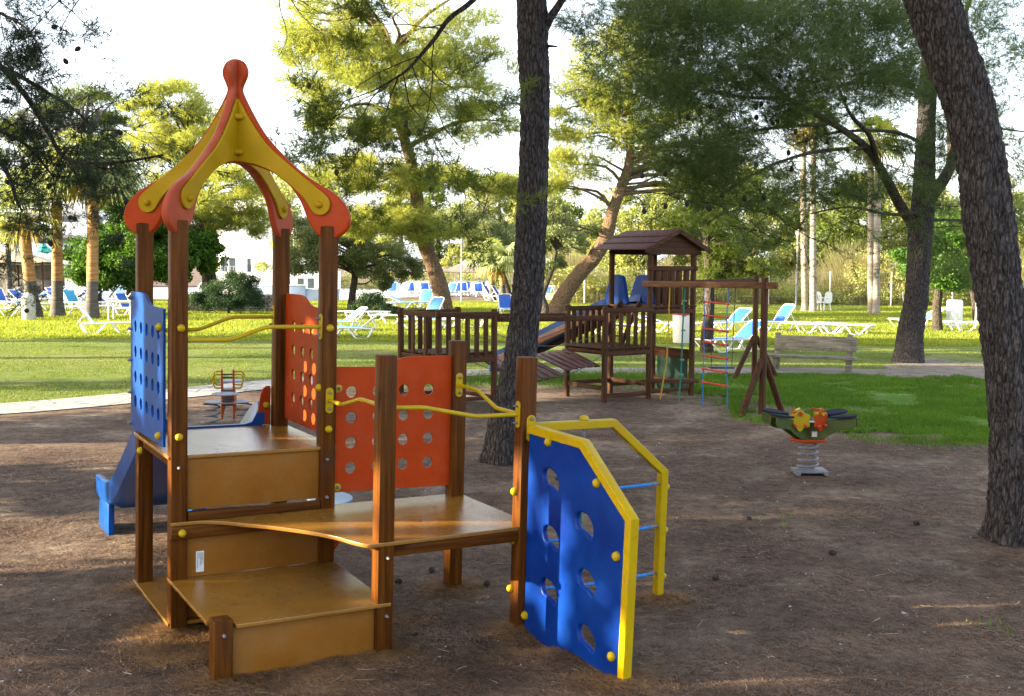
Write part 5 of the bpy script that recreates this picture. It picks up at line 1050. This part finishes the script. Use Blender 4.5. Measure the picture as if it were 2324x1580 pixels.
cmm = MB(); cmm.lathe([(1e-5, -.06), (.028, -.045), (.042, -.015), (.036, .018), (.018, .045), (1e-5, .055)], 8); c0 = cmm.build('pine_cone', conem, T3_, 40); c0.location = Vector(PM(1620, 120, 18.5))-o3
for i in range(70):
    o = bpy.data.objects.new('pine_cone', c0.data); COL.objects.link(o); o.parent = T3_; px = rng.uniform(1450, 1960); py = rng.uniform(20, 480); o.location = Vector(PM(px, py, 18.2 + (px-1450)/500*3))-o3
# --- sunlit pine in the middle distance
def pine(label, base_px, dd, tr, rad, cl, fol, seed, **kw):
    g = G(*base_px); tp = [(g.x, g.y, -.1)] + [PM(x, y, g.y + (z_ if z_ else 0)) for x, y, z_ in tr]
    cc = [(PM(px, py, g.y+dz), (rx, ry, rz), k, q) for px, py, dz, rx, ry, rz, k, q in cl]
    return tree('pine_tree', label, 'pine tree', (g.x, g.y, 0), tp, rad, cc, fol, seed=seed, **kw)
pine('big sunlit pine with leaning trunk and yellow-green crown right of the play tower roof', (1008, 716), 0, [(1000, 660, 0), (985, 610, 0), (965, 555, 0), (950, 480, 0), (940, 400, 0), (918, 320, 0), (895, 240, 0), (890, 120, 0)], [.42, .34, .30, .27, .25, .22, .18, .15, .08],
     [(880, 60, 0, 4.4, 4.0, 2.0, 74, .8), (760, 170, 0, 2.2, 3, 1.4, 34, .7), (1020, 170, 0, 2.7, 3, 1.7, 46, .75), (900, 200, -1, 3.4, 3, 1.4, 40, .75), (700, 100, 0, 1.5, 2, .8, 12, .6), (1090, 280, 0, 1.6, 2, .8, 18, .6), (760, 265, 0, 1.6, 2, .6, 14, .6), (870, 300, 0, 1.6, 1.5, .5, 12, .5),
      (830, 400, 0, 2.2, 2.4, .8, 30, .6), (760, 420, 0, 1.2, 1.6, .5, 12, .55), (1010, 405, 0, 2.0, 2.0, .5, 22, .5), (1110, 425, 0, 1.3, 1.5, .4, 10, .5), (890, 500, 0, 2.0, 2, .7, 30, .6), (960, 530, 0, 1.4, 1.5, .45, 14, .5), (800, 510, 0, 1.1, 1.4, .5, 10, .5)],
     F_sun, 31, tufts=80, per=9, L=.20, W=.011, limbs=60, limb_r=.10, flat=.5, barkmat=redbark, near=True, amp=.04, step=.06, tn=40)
pine('sunlit pine leaning strongly to the right behind the wooden tower', (1255, 722), 0, [(1275, 680, 0), (1312, 625, 0), (1352, 580, 0), (1378, 530, 0), (1390, 480, 0), (1408, 430, 0), (1430, 360, 0), (1430, 250, 0)], [.42, .34, .29, .27, .25, .22, .19, .15, .08],
     [(1380, 170, 0, 2.1, 2.6, 2.0, 44, .75), (1320, 270, 0, 1.3, 2, 1.6, 26, .65), (1460, 260, 0, 2.2, 2.6, 2.2, 50, .75), (1560, 330, 1, 2.2, 2.6, 1.8, 40, .7), (1300, 380, 0, 1.1, 1.6, .8, 18, .6), (1450, 90, 0, 1.2, 1.6, .9, 16, .6), (1650, 420, 2, 2.2, 2.4, 1.2, 30, .7), (1260, 420, 0, .9, 1.2, .6, 10, .5)],
     F_sun, 37, tufts=56, per=9, L=.20, W=.011, limbs=50, limb_r=.09, barkmat=redbark, near=True, amp=.04, step=.06, tn=40)
pine('slim pine right behind the wooden tower with a low spreading grey-green crown', (1603, 800), 0, [(1606, 740, 0), (1610, 680, 0), (1608, 600, 0), (1604, 540, 0), (1600, 480, 0)], [.19, .15, .13, .12, .10, .06],
     [(1600, 505, 0, 1.1, 1.2, .35, 16, .38), (1690, 560, 0, .8, 1.0, .35, 12, .34), (1560, 570, 1, .7, .8, .3, 9, .32), (1630, 610, 0, .8, .9, .35, 14, .34), (1740, 610, 0, .6, .7, .25, 8, .3)], F_mid, 41, tufts=70, per=8, L=.11, W=.008, limbs=30, limb_r=.05, barkmat=greybark)
pine('round-topped pine far behind the left side of the play tower roof', (478, 700), 0, [(475, 640, 0), (470, 560, 0), (460, 450, 0), (430, 360, 0)], [.4, .34, .3, .22, .12],
     [(400, 235, 0, 1.6, 2, .9, 30, .7), (440, 300, 0, 2.3, 2.2, 1.2, 44, .75), (360, 330, 0, 1.3, 1.6, .9, 22, .65), (410, 400, 0, 1.4, 2, .9, 20, .6), (520, 440, -2, 1.5, 1.8, 1.2, 40, .65), (560, 505, -2, 1.0, 1.4, .8, 20, .5), (470, 500, -2, 1.0, 1.4, .6, 16, .5), (330, 250, 0, .8, 1, .4, 8, .5)], F_sun, 43, tufts=60, per=9, L=.20, W=.012, limbs=40)
pine('shaded pine standing behind the three palms at the left', (214, 700), 0, [(214, 600, 0), (208, 480, 0), (180, 340, 0)], [.34, .3, .26, .15],
     [(190, 245, 5, 2.4, 2.0, 1.0, 44, .62), (90, 290, 5, 1.8, 1.6, .9, 26, .55), (260, 290, 5, 1.1, 1.2, .6, 12, .5), (20, 330, 5, 1.4, 1.4, .9, 16, .5)], F_mid, 47, tufts=60, per=9, L=.18, W=.011, limbs=40)
# --- near overhanging branches at the upper left
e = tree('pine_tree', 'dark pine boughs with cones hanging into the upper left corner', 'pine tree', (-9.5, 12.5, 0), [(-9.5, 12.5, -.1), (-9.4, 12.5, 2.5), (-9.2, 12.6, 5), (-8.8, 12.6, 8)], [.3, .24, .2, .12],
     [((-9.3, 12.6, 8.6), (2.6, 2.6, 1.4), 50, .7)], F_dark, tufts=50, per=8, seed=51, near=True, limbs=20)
m = MB(); tips = []; oo = e.location; rng = np.random.default_rng(52)
for l, r in (([(-120, 60, 12), (-20, 130, 11.2), (60, 220, 10.8), (110, 300, 10.5), (150, 360, 10.3), (250, 370, 10), (370, 352, 9.8)], .035), ([(-120, 100, 12), (20, 160, 11), (90, 200, 10.8), (170, 250, 10.5), (220, 300, 10.4)], .03), ([(-150, 300, 12), (-20, 350, 11.5), (20, 400, 11.2), (36, 450, 11), (50, 480, 10.8)], .035),
             ([(-100, -10, 11.8), (0, 30, 11), (60, 65, 10.6), (90, 110, 10.4)], .02), ([(-150, 200, 12), (-10, 290, 11.4), (60, 330, 11), (120, 400, 10.8)], .03)):
    q = smoothcurve([Vector(PM(*z_))-oo for z_ in l], 5); m.tube(q, [r*(1-.75*i/len(q)) for i in range(len(q))], 7)
    for i in range(3, len(q), 2):
        for _ in range(2): twiggy(e, m, q[i], (rng.uniform(-.6, 1), rng.uniform(-.5, .5), rng.uniform(-.9, .7)), rng.uniform(.35, .95), 2, .0055, tips, rng)
m.build('boughs', darkbark, e, 60)
V = needles([tips[i] for i in rng.permutation(len(tips))[:1450]], 3, 12, .07, .0028, rng, .8); arr_mesh('needles', V, np.arange(len(V)).reshape(-1, 3), F_near, e)
cc0 = None
for i in range(46):
    p = Vector(tips[int(rng.integers(len(tips)))][0]) + Vector(rng.normal(size=3))*.04
    if cc0 is None: mm = MB(); mm.lathe([(1e-5, -.038), (.018, -.027), (.026, -.008), (.022, .012), (.011, .028), (1e-5, .034)], 8); cc0 = mm.build('pine_cone', conem, e, 40); o = cc0
    else: o = bpy.data.objects.new('pine_cone', cc0.data); COL.objects.link(o); o.parent = e
    o.location = p; o.rotation_euler = (rng.uniform(0, 3), rng.uniform(0, 3), 0)
# bare twigs hanging in from the top edge
m = MB(); tips = []
for px, py, dx, dz, l in ((100, -8, 1, -.35, .7), (190, -5, -.6, -.4, .5), (560, -6, 1, -.2, .55), (640, -8, -.2, -1, .4), (620, -10, .6, -.5, .4)): m = MB(); twiggy(e, m, Vector(PM(px, py-25, 8))-oo, (dx, 0, dz), l, 2, .005, tips, rng, .6); m.build('bare_twig', darkbark, e, 60)
# --- broadleaf trees, olives and bushes
def broad(label, base_px, tr, rad, cl, fol, seed, name='broadleaf_tree', cat='tree', **kw):
    g = G(*base_px); tp = [(g.x, g.y, -.1)] + [PM(x, y, g.y) for x, y in tr]; cc = [(PM(px, py, g.y+dz), (rx, ry, rz), k, q) for px, py, dz, rx, ry, rz, k, q in cl]
    return tree(name, label, cat, (g.x, g.y, 0), tp, rad, cc, fol, kind='leaf', seed=seed, barkmat=greybark, **kw)
broad('dense round dark green broadleaf tree between the palms and the play tower', (300, 706), [(300, 660), (305, 600), (310, 540)], [.3, .24, .2, .1],
      [(310, 560, 0, 2.2, 2.0, 1.6, 90, .6), (240, 590, 0, 1.6, 1.6, 1.2, 50, .5), (400, 590, 0, 1.7, 1.6, 1.0, 50, .5), (290, 480, 0, 1.1, 1.2, .8, 34, .45), (450, 550, 0, 1.0, 1, .7, 26, .4), (360, 500, 0, 1.2, 1.2, .7, 26, .45)], F_broad, 61, nl=330, leafsize=.085, limbs=20, limb_r=.06)
broad('dark bluish bush with feathery branches in front of the low stone wall', (520, 713), [(520, 680), (520, 655)], [.06, .05, .03],
      [(520, 668, 0, 1.2, .9, .72, 80, .32), (468, 680, 0, .65, .7, .5, 30, .28), (566, 678, 0, .6, .7, .5, 26, .28), (550, 635, 0, .6, .5, .4, 18, .22)], F_bush, 62, 'garden_bush', 'bush', nl=300, leafsize=.035, limbs=20, limb_r=.02)
broad('many-stemmed grey-green olive tree right of the play tower posts', (797, 704), [(800, 665), (805, 630), (800, 590), (790, 560)], [.22, .16, .15, .12, .06],
      [(760, 560, 0, 1.9, 1.6, 1.0, 56, .5), (860, 590, 0, 1.5, 1.5, .9, 44, .45), (700, 590, 0, 1.0, 1.2, .9, 30, .42), (800, 520, 1, 1.6, 1.5, .7, 30, .45), (930, 610, 0, .8, 1, .5, 16, .36), (880, 640, 0, .8, .8, .3, 10, .3), (690, 520, 1, 1.0, 1, .6, 16, .4)], F_olive, 63, name='olive_tree', nl=330, leafsize=.05, limbs=50, limb_r=.07)
broad('low dark green shrub at the foot of the olive tree', (835, 716), [(835, 700), (835, 690)], [.03, .03, .02], [(835, 690, 0, .85, .7, .40, 34, .25), (880, 702, 0, .6, .5, .22, 16, .2)], F_bush, 64, 'garden_shrub', 'shrub', nl=260, leafsize=.035, limbs=8, limb_r=.015)
broad('grey-green olive tree with twisted stem between the dark pine and the leaning pine', (1232, 730), [(1238, 700), (1232, 670), (1250, 620), (1262, 570)], [.17, .14, .11, .09, .05],
      [(1275, 535, 0, 1.0, 1.2, .7, 22, .36), (1245, 480, 0, .8, 1.0, .6, 14, .34), (1330, 540, 3, .8, 1, .6, 12, .34), (1262, 595, 0, .5, .7, .3, 7, .26)], F_olive, 65, name='olive_tree', nl=300, leafsize=.05, limbs=40, limb_r=.06)
broad('dusky broadleaf tree left of the dark pine above the thatched parasols', (1160, 680), [(1140, 620), (1110, 560), (1090, 500)], [.2, .16, .12, .06],
      [(1100, 530, 0, 1.9, 1.6, .9, 50, .5), (1040, 500, 0, 1.3, 1.3, .7, 26, .45), (1150, 560, 0, 1.2, 1.2, .7, 26, .42), (1070, 555, 0, 1.4, 1.2, .35, 16, .36), (1140, 430, 2, 1.1, 1.2, .9, 20, .45)], F_olive, 66, nl=300, leafsize=.06, limbs=40, limb_r=.07)
broad('small bright tree behind the forked pine on the far lawn', (2128, 752), [(2126, 700), (2130, 660), (2124, 600)], [.2, .15, .13, .06],
      [(2130, 600, 0, 1.3, 1.3, .8, 34, .42), (2180, 560, 0, 1.1, 1.1, .8, 26, .4), (2090, 560, 0, 1.0, 1, .6, 20, .38), (2150, 520, 1, 1.3, 1.2, .7, 24, .4)], F_broad, 67, nl=280, leafsize=.06, limbs=30, limb_r=.05)
broad('bare-stemmed little tree beyond the forked pine, nearest the hedge', (2216, 730), [(2212, 690), (2206, 660)], [.14, .12, .09], [(2210, 610, 0, 1.2, 1, .6, 26, .4), (2240, 570, 0, 1.2, 1, .6, 20, .4)], F_far, 68, nl=260, leafsize=.07, limbs=20, limb_r=.05)
# --- background wood: one tree after another, each its own crown
bgt = [(655, 80, 400), (905, 100, 440), (990, 98, 420), (1060, 96, 480), (1130, 100, 400), (1215, 94, 440), (1300, 80, 470), (1380, 76, 480), (1460, 74, 430), (1540, 78, 400), (1625, 74, 440), (1700, 80, 380), (1775, 74, 450), (1850, 78, 470), (1925, 72, 430), (2000, 78, 400), (2075, 74, 420), (2150, 80, 440), (2225, 74, 480), (2310, 72, 420), (2390, 80, 400), (560, 86, 600), (40, 96, 420)]
words = ['behind the left tower posts', 'left of the big sunlit pine', 'behind the big pine trunk', 'over the thatched parasols', 'left of the dark middle trunk', 'just right of the dark middle trunk', 'above the blue slide', 'behind the leaning pine', 'behind the board roof of the tower', 'right of the board roof', 'above the swing beam', 'behind the rope ladder', 'above the bench left end', 'behind the first palm pair', 'between the palm pairs', 'behind the second palm pair', 'left of the forked pine', 'right of the forked pine', 'beside the thick leaning pine', 'at the right edge', 'beyond the right edge', 'behind the hotel', 'at the far left']
for i, (px, dd, top) in enumerate(bgt):
    r_ = random.Random(i+200); c = P(px, 600, dd); H_z = P(px, top, dd).z; g = Vector((c.x, dd, 0)); z0_ = 1.6
    cl = []
    for q in range(7): fz = (2.6 if dd > 92 else z0_) + (H_z-z0_)*(q+.3)/7; sp = 2.2*(1-.25*abs(q-3)/3); cl.append(((g.x+r_.uniform(-1.2, 1.2), dd+r_.uniform(-1, 1), fz), (sp, 1.6, .9), 11, .75))
    tree('woodland_tree', 'sunlit woodland tree in the far background ' + words[i], 'tree', g, [(g.x, g.y, 0), (g.x+.2, g.y, H_z*.5), (g.x, g.y, H_z*.85)], [.28, .2, .06], cl, (F_far, F_far, F_mid, F_far)[i % 4], kind='leaf', nl=130, leafsize=.13, seed=300+i, barkmat=greybark, limbs=14, limb_r=.08, group='woodland trees in the far background')
# reeds and hedge at the edge of the far lawn
rng = np.random.default_rng(91); n = 26000; X = rng.uniform(3, 38, n); Y = rng.uniform(62.5, 66, n); z = np.zeros(n); h = rng.uniform(1.2, 3.4, n)*(0.75+.35*np.sin(X*.7)+.15*np.sin(X*2.3)); h = np.clip(h, .6, 4.2)
lx, ly = rng.normal(0, .26, n)*h, rng.normal(0, .2, n)*h; wv = rng.uniform(.02, .06, n)
V = np.empty((n, 3, 3)); V[:, 0] = np.stack([X-wv, Y, z], 1); V[:, 1] = np.stack([X+wv, Y, z], 1); V[:, 2] = np.stack([X+lx, Y+ly, h], 1)
tag(arr_mesh('reed_bed', V.reshape(-1, 3), np.arange(3*n).reshape(-1, 3), F_reed), kind='stuff')
pads = [(np.array((x, 62+rng.uniform(-1, 1), rng.uniform(.15, .8+1.9*abs(math.sin(x*.37)+.4*math.sin(x*1.3))))), rng.uniform(.4, .85), np.array((x, 62, 0.))) for x in np.arange(2.5, 42, .12)]
V = leaves(pads, 130, .07, rng); tag(arr_mesh('hedge_undergrowth', V, np.arange(len(V)).reshape(-1, 4), F_far), kind='stuff')
hp = [(np.array((x, 88+rng.uniform(-1, 1), rng.uniform(.2, 1.5))), rng.uniform(.5, .9), np.array((x, 88, 0.))) for x in np.arange(-16, 4, .2)]
V = leaves(hp, 110, .09, rng); tag(arr_mesh('terrace_hedge', V, np.arange(len(V)).reshape(-1, 4), F_far), kind='stuff')
# --- palms
def fan(mb_v, c, d, R, rng, k=22, droop=.35):
    d = Vector(d).normalized(); side = d.cross(Vector((0, 0, 1))).normalized(); up = side.cross(d)
    for i in range(k):
        a = math.radians(-105+210*i/(k-1)); dv = (d*math.cos(a)*1.0 + side*math.sin(a)*.9).normalized(); l = R*(.75+.25*math.cos(a))*rng.uniform(.85, 1.1); w_ = R*.045
        p0 = Vector(c); p1 = p0 + dv*l*.6 + up*.03; p2 = p0 + dv*l + Vector((0, 0, -droop*l*rng.uniform(.5, 1.3))); s_ = dv.cross(up).normalized()*w_
        mb_v += [p0-s_*.2, p0+s_*.2, p1+s_, p1-s_]; mb_v += [p1-s_, p1+s_, p2+s_*.12, p2-s_*.12]
def palm(base_px, top_px, r0, r1, crownR, label, nf, seed, dry=10, split=None, fol=F_palm, name='palm_tree', group='palm trees'):
    g = G(*base_px); e = empty(name, g, 0, label, 'palm tree', group); rng = np.random.default_rng(seed); t = Vector(P(*top_px, g.y)); o = g
    pts = [Vector((0, 0, -.1)), Vector((0, 0, .35)), (t-o)*.3, (t-o)*.65, t-o]; pts = [Vector(p) for p in pts]
    m = MB(); q = smoothcurve(pts, 8)
    if split:
        k = [i for i, p in enumerate(q) if p.z < split]; m.tube(q[:k[-1]+2], [r0*(1.55-.55*min(1, (p.z+.1)/.8)) for p in q[:k[-1]+2]], 16); lo_ = m.build('trunk', palmshade, e, 60)  # below the split the trunk is coloured as shaded
        m = MB(); m.tube(q[k[-1]+1:], [r0+(r1-r0)*i/len(q) for i in range(len(q)-k[-1]-1)], 16); m.build('upper_trunk', palmbark, e, 60)
    else: m.tube(q, [r0+(r1-r0)*i/len(q) + (r0*.5*max(0, 1-i/8)) for i in range(len(q))], 14); m.build('trunk', palmshade if fol is F_palm else palmpale, e, 60)
    c = t-o; v = []
    for i in range(nf):
        a = rng.uniform(0, 6.283); el = rng.uniform(-.35, 1.2); dv = Vector((math.cos(a)*math.cos(el), math.sin(a)*math.cos(el), math.sin(el))); st = c + dv*crownR*.5 + Vector((0, 0, .05)); m2 = st
        fan(v, st, dv + Vector((0, 0, -.35)), crownR*.62, rng)
    V = np.array([tuple(p) for p in v]); arr_mesh('fronds', V, np.arange(len(V)).reshape(-1, 4), fol, e)
    v = []
    for i in range(dry):
        a = rng.uniform(0, 6.283); dv = Vector((math.cos(a)*.5, math.sin(a)*.5, -1)); fan(v, c + Vector((math.cos(a), math.sin(a), -.1))*crownR*.18, dv, crownR*.6, rng, 12, .2)
    if v: V = np.array([tuple(p) for p in v]); arr_mesh('dry_fronds', V, np.arange(len(V)).reshape(-1, 4), F_palmd, e)
    return e
palm((78, 722), (52, 500), .22, .15, 1.5, 'fan palm with leaning trunk nearest the left edge beside the litter bin', 22, 1, 6, 1.25)
palm((131, 719), (128, 405), .21, .155, 1.8, 'fan palm in the middle of the three at the left', 34, 2, 6, 1.3)
palm((209, 724), (212, 395), .21, .15, 2.0, 'fan palm nearest the play tower, trunk coloured shaded grey below and sunlit orange above', 52, 3, 8, 1.3)
palm((22, 690), (18, 540), .16, .12, 1.3, 'small fan palm behind the bar at the left edge', 16, 4, 4, None)
palm((1118, 683), (1114, 590), .17, .16, 1.6, 'short pale palm left of its twin behind the thatched parasols', 22, 5, 10, .9, group='pair of short palms'); palm((1142, 685), (1138, 595), .17, .16, 1.6, 'short pale palm right of its twin behind the thatched parasols', 22, 6, 10, .9, group='pair of short palms')
PG = 'tall slender palms on the far lawn'
for bx, tx, lab, s_ in (((1826, 707), (1822, 300), 'tall slender palm trunk, left one of the left pair', 7), ((1845, 708), (1846, 280), 'tall slender palm trunk, right one of the left pair', 8), ((1977, 712), (1976, 320), 'tall slender palm trunk, left one of the right pair', 9), ((1988, 713), (1994, 335), 'tall slender palm trunk, right one of the right pair', 10)):
    palm(bx, tx, .17, .13, 1.5, lab, 12, s_, 6, None, F_palmg, group=PG)
# --- trees outside the picture at the left: their crowns shade the playground, the holes in them let the sun patches in
psm = ps.matrix_world.copy(); targets = []
def tgt(p, r): targets.append((np.array(psm @ Vector(p)), r))
TGT_SPEC = []
tv = np.array(trav)
for p, r in (((.85, -.9, .95), .18), ((.85, -.9, .62), .16), ((.85, -.9, .4), .14), ((.4, -.5, .64), .08), ((1.3, -.55, .64), .13), ((1.76, -.9, .95), .14), ((1.76, -.9, .72), .13), ((1.76, -.9, .25), .10), ((1.76, 0, .3), .15), ((1.76, 0, 1.5), .12), ((2.8, -.9, .62), .14), ((2.8, -.9, .1), .1), ((0, 0, .35), .08), ((0, .5, 1.5), .42), ((.0, .0, 1.2), .06)): tgt(p, r)
for px, py, r in ((1600, 1411, .05), (1660, 1406, .06), (1720, 1401, .06), (1780, 1397, .05), (1830, 1394, .05), (1865, 1447, .04), (1910, 1441, .05), (1950, 1437, .04), (2200, 1333, .05), (2250, 1325, .06), (2300, 1318, .07), (2280, 1345, .04), (1600, 1560, .05), (1700, 1545, .06), (1800, 1530, .05), (2000, 1495, .04), (420, 1430, .08), (455, 1445, .07)): targets.append((np.array(G(px, py)), r*1.45))
def gaps(pos):
    keep = np.ones(len(pos), bool)
    for c, r in targets:
        d_ = pos-c; t = d_ @ tv; perp = d_ - t[:, None]*tv; keep &= (np.linalg.norm(perp, axis=1) > r)
    # horizontal sun bands over the lawn
    yg = pos[:, 1] + (pos[:, 2]/math.tan(SUN_EL))*math.sin(SUN_AZ)
    for y0, y1, k in BANDS: keep &= ~((yg > y0) & (yg < y1))
    return keep
BANDS = [(32.6, 41.5, 1), (27.6, 28.9, 1), (23.9, 24.4, 1)]
def caster(x, y, z0, z1, ry, seed, k=90, gp=gaps, lean=0, size=.75):
    zc = (z0+z1)/2; return tree('pine_tree', CW[seed-500], 'pine tree', (x, y, 0), [(x, y, -.1), (x+.2, y, z0), (x, y, z1-.5)], [.3, .24, .1], [((x, y, zc), (1.7, ry, (z1-z0)/2), k, size)], F_mid, kind='leaf', nl=150, leafsize=.11, seed=seed, barkmat=pinebark, limbs=16, gaps=gp, group='pines left of the view that shade the playground')
CW = ['broad shade pine left of the view, ' + q for q in ('nearest the camera', 'second from the camera', 'third from the camera', 'fourth, level with the play tower', 'fifth, level with the wooden frame', 'sixth along the path', 'seventh beyond the path', 'eighth near the lawn', 'ninth by the far lawn', 'tenth', 'eleventh', 'twelfth')]
caster(-13, 1.0, 1.9, 6.0, 2.6, 500, 120); caster(-13.5, 5.0, 2.0, 10.5, 2.6, 501, 280); caster(-14, 9.0, 2.0, 12, 2.6, 502, 330); caster(-16.5, 13.0, 2.0, 15, 2.8, 503, 360)
caster(-20, 17.5, 2.4, 20, 3.4, 504, 380, size=.9); caster(-22, 22.5, 2.6, 20, 3.4, 505, 380, size=.9); caster(-24, 27.5, 2.6, 11.0, 3.2, 506, 200, size=.9)

# --- needles drifted round the posts, needles lying on the boards, cones on the earth
rng = np.random.default_rng(141)
def litter(name, X, Y, Zf, lo_, hi_, mat):
    n = len(X); a = rng.uniform(0, 6.283, n); ln = rng.uniform(lo_, hi_, n); ww = rng.uniform(.0009, .0018, n); Z = np.array([Zf(x, y) for x, y in zip(X, Y)]); ca, sa = np.cos(a), np.sin(a); tz = rng.uniform(0, .016, n)
    V = np.empty((n, 3, 3)); V[:, 0] = np.stack([X-sa*ww, Y+ca*ww, Z], 1); V[:, 1] = np.stack([X+sa*ww, Y-ca*ww, Z+.001], 1); V[:, 2] = np.stack([X+ca*ln, Y+sa*ln, Z+tz], 1)
    tag(arr_mesh(name, V.reshape(-1, 3), np.arange(3*n).reshape(-1, 3), mat), kind='stuff')
X = []; Y = []
for u, v, k, r in ((0, 0, 5, .13), (-.05, -.35, 7, .16), (.9, -.9, 3, .11), (1.8, -.9, 3, .12), (1.8, 0, 3, .14), (1.15, -.35, 4, .2), (0, .9, 2, .12), (0, -.9, 2, .10), (2.82, -.9, 3, .12), (1.8, -1.9, 3, .14), (.5, -1.0, 3, .25), (1.75, -1.3, 3, .2)):
    cx_, cy_ = _w(u, v); m_ = 900*k; X.append(rng.normal(cx_, r, m_)); Y.append(rng.normal(cy_, r*.8, m_))
X, Y = np.concatenate(X), np.concatenate(Y)
litter('drifted_needles', X, Y, lambda x, y: gz(x, y)+.005, .03, .08, foliage('orange_dry_needles', (.09, .045, .018), (.34, .19, .08), .15, 3, (1, 1, 1)))
def onboard(n, u0, u1, v0, v1, z):
    P_ = [psm @ Vector((rng.uniform(u0, u1), rng.uniform(v0, v1), z)) for _ in range(n)]; return P_
P_ = onboard(170, .06, .84, -.84, -.06, .3095) + onboard(90, 1.0, 1.8, -.8, 0, .6485) + onboard(60, .2, .84, -.3, -.03, .6485) + onboard(40, .06, .85, .02, .85, 1.0345)
zz = {(round(p.x, 6), round(p.y, 6)): p.z for p in P_}
litter('needles_on_boards', np.array([p.x for p in P_]), np.array([p.y for p in P_]), lambda x, y: zz[(round(x, 6), round(y, 6))], .02, .055, MATS['dry_needles'])
mm = MB(); mm.lathe([(1e-5, -.03), (.012, -.026), (.021, -.010), (.020, .008), (.011, .024), (1e-5, .032)], 10)
CWH = ['just right of the rear yellow frame foot', 'on the earth right of the step platform corner', 'right of the blue climbing wall', 'below the spring rider, nearer the tower', 'in front of the thick leaning pine', 'left of the dark middle pine beyond the tower', 'between the dark pine foot and the yellow frame', 'in the open middle of the bare earth at the right', 'under the front edge of the middle platform', 'under the right end of the middle platform']
for i, (px, py) in enumerate(((1507, 1262), (905, 1322), (1625, 1315), (1700, 1180), (2080, 1190), (560, 985), (1265, 1090), (1890, 1260), (980, 1298), (1105, 1330))):
    g = G(px, py); 
    if i == 0: o = mm.build('pine_cone', conem, None, 40); c1_ = o
    else: o = bpy.data.objects.new('pine_cone', c1_.data); COL.objects.link(o)
    o.location = (g.x, g.y, gz(g.x, g.y)+.018); o.rotation_euler = (1.4, .3*i, i*1.1); tag(o, 'small dark fallen pine cone ' + CWH[i], 'pine cone', 'fallen pine cones on the playground')
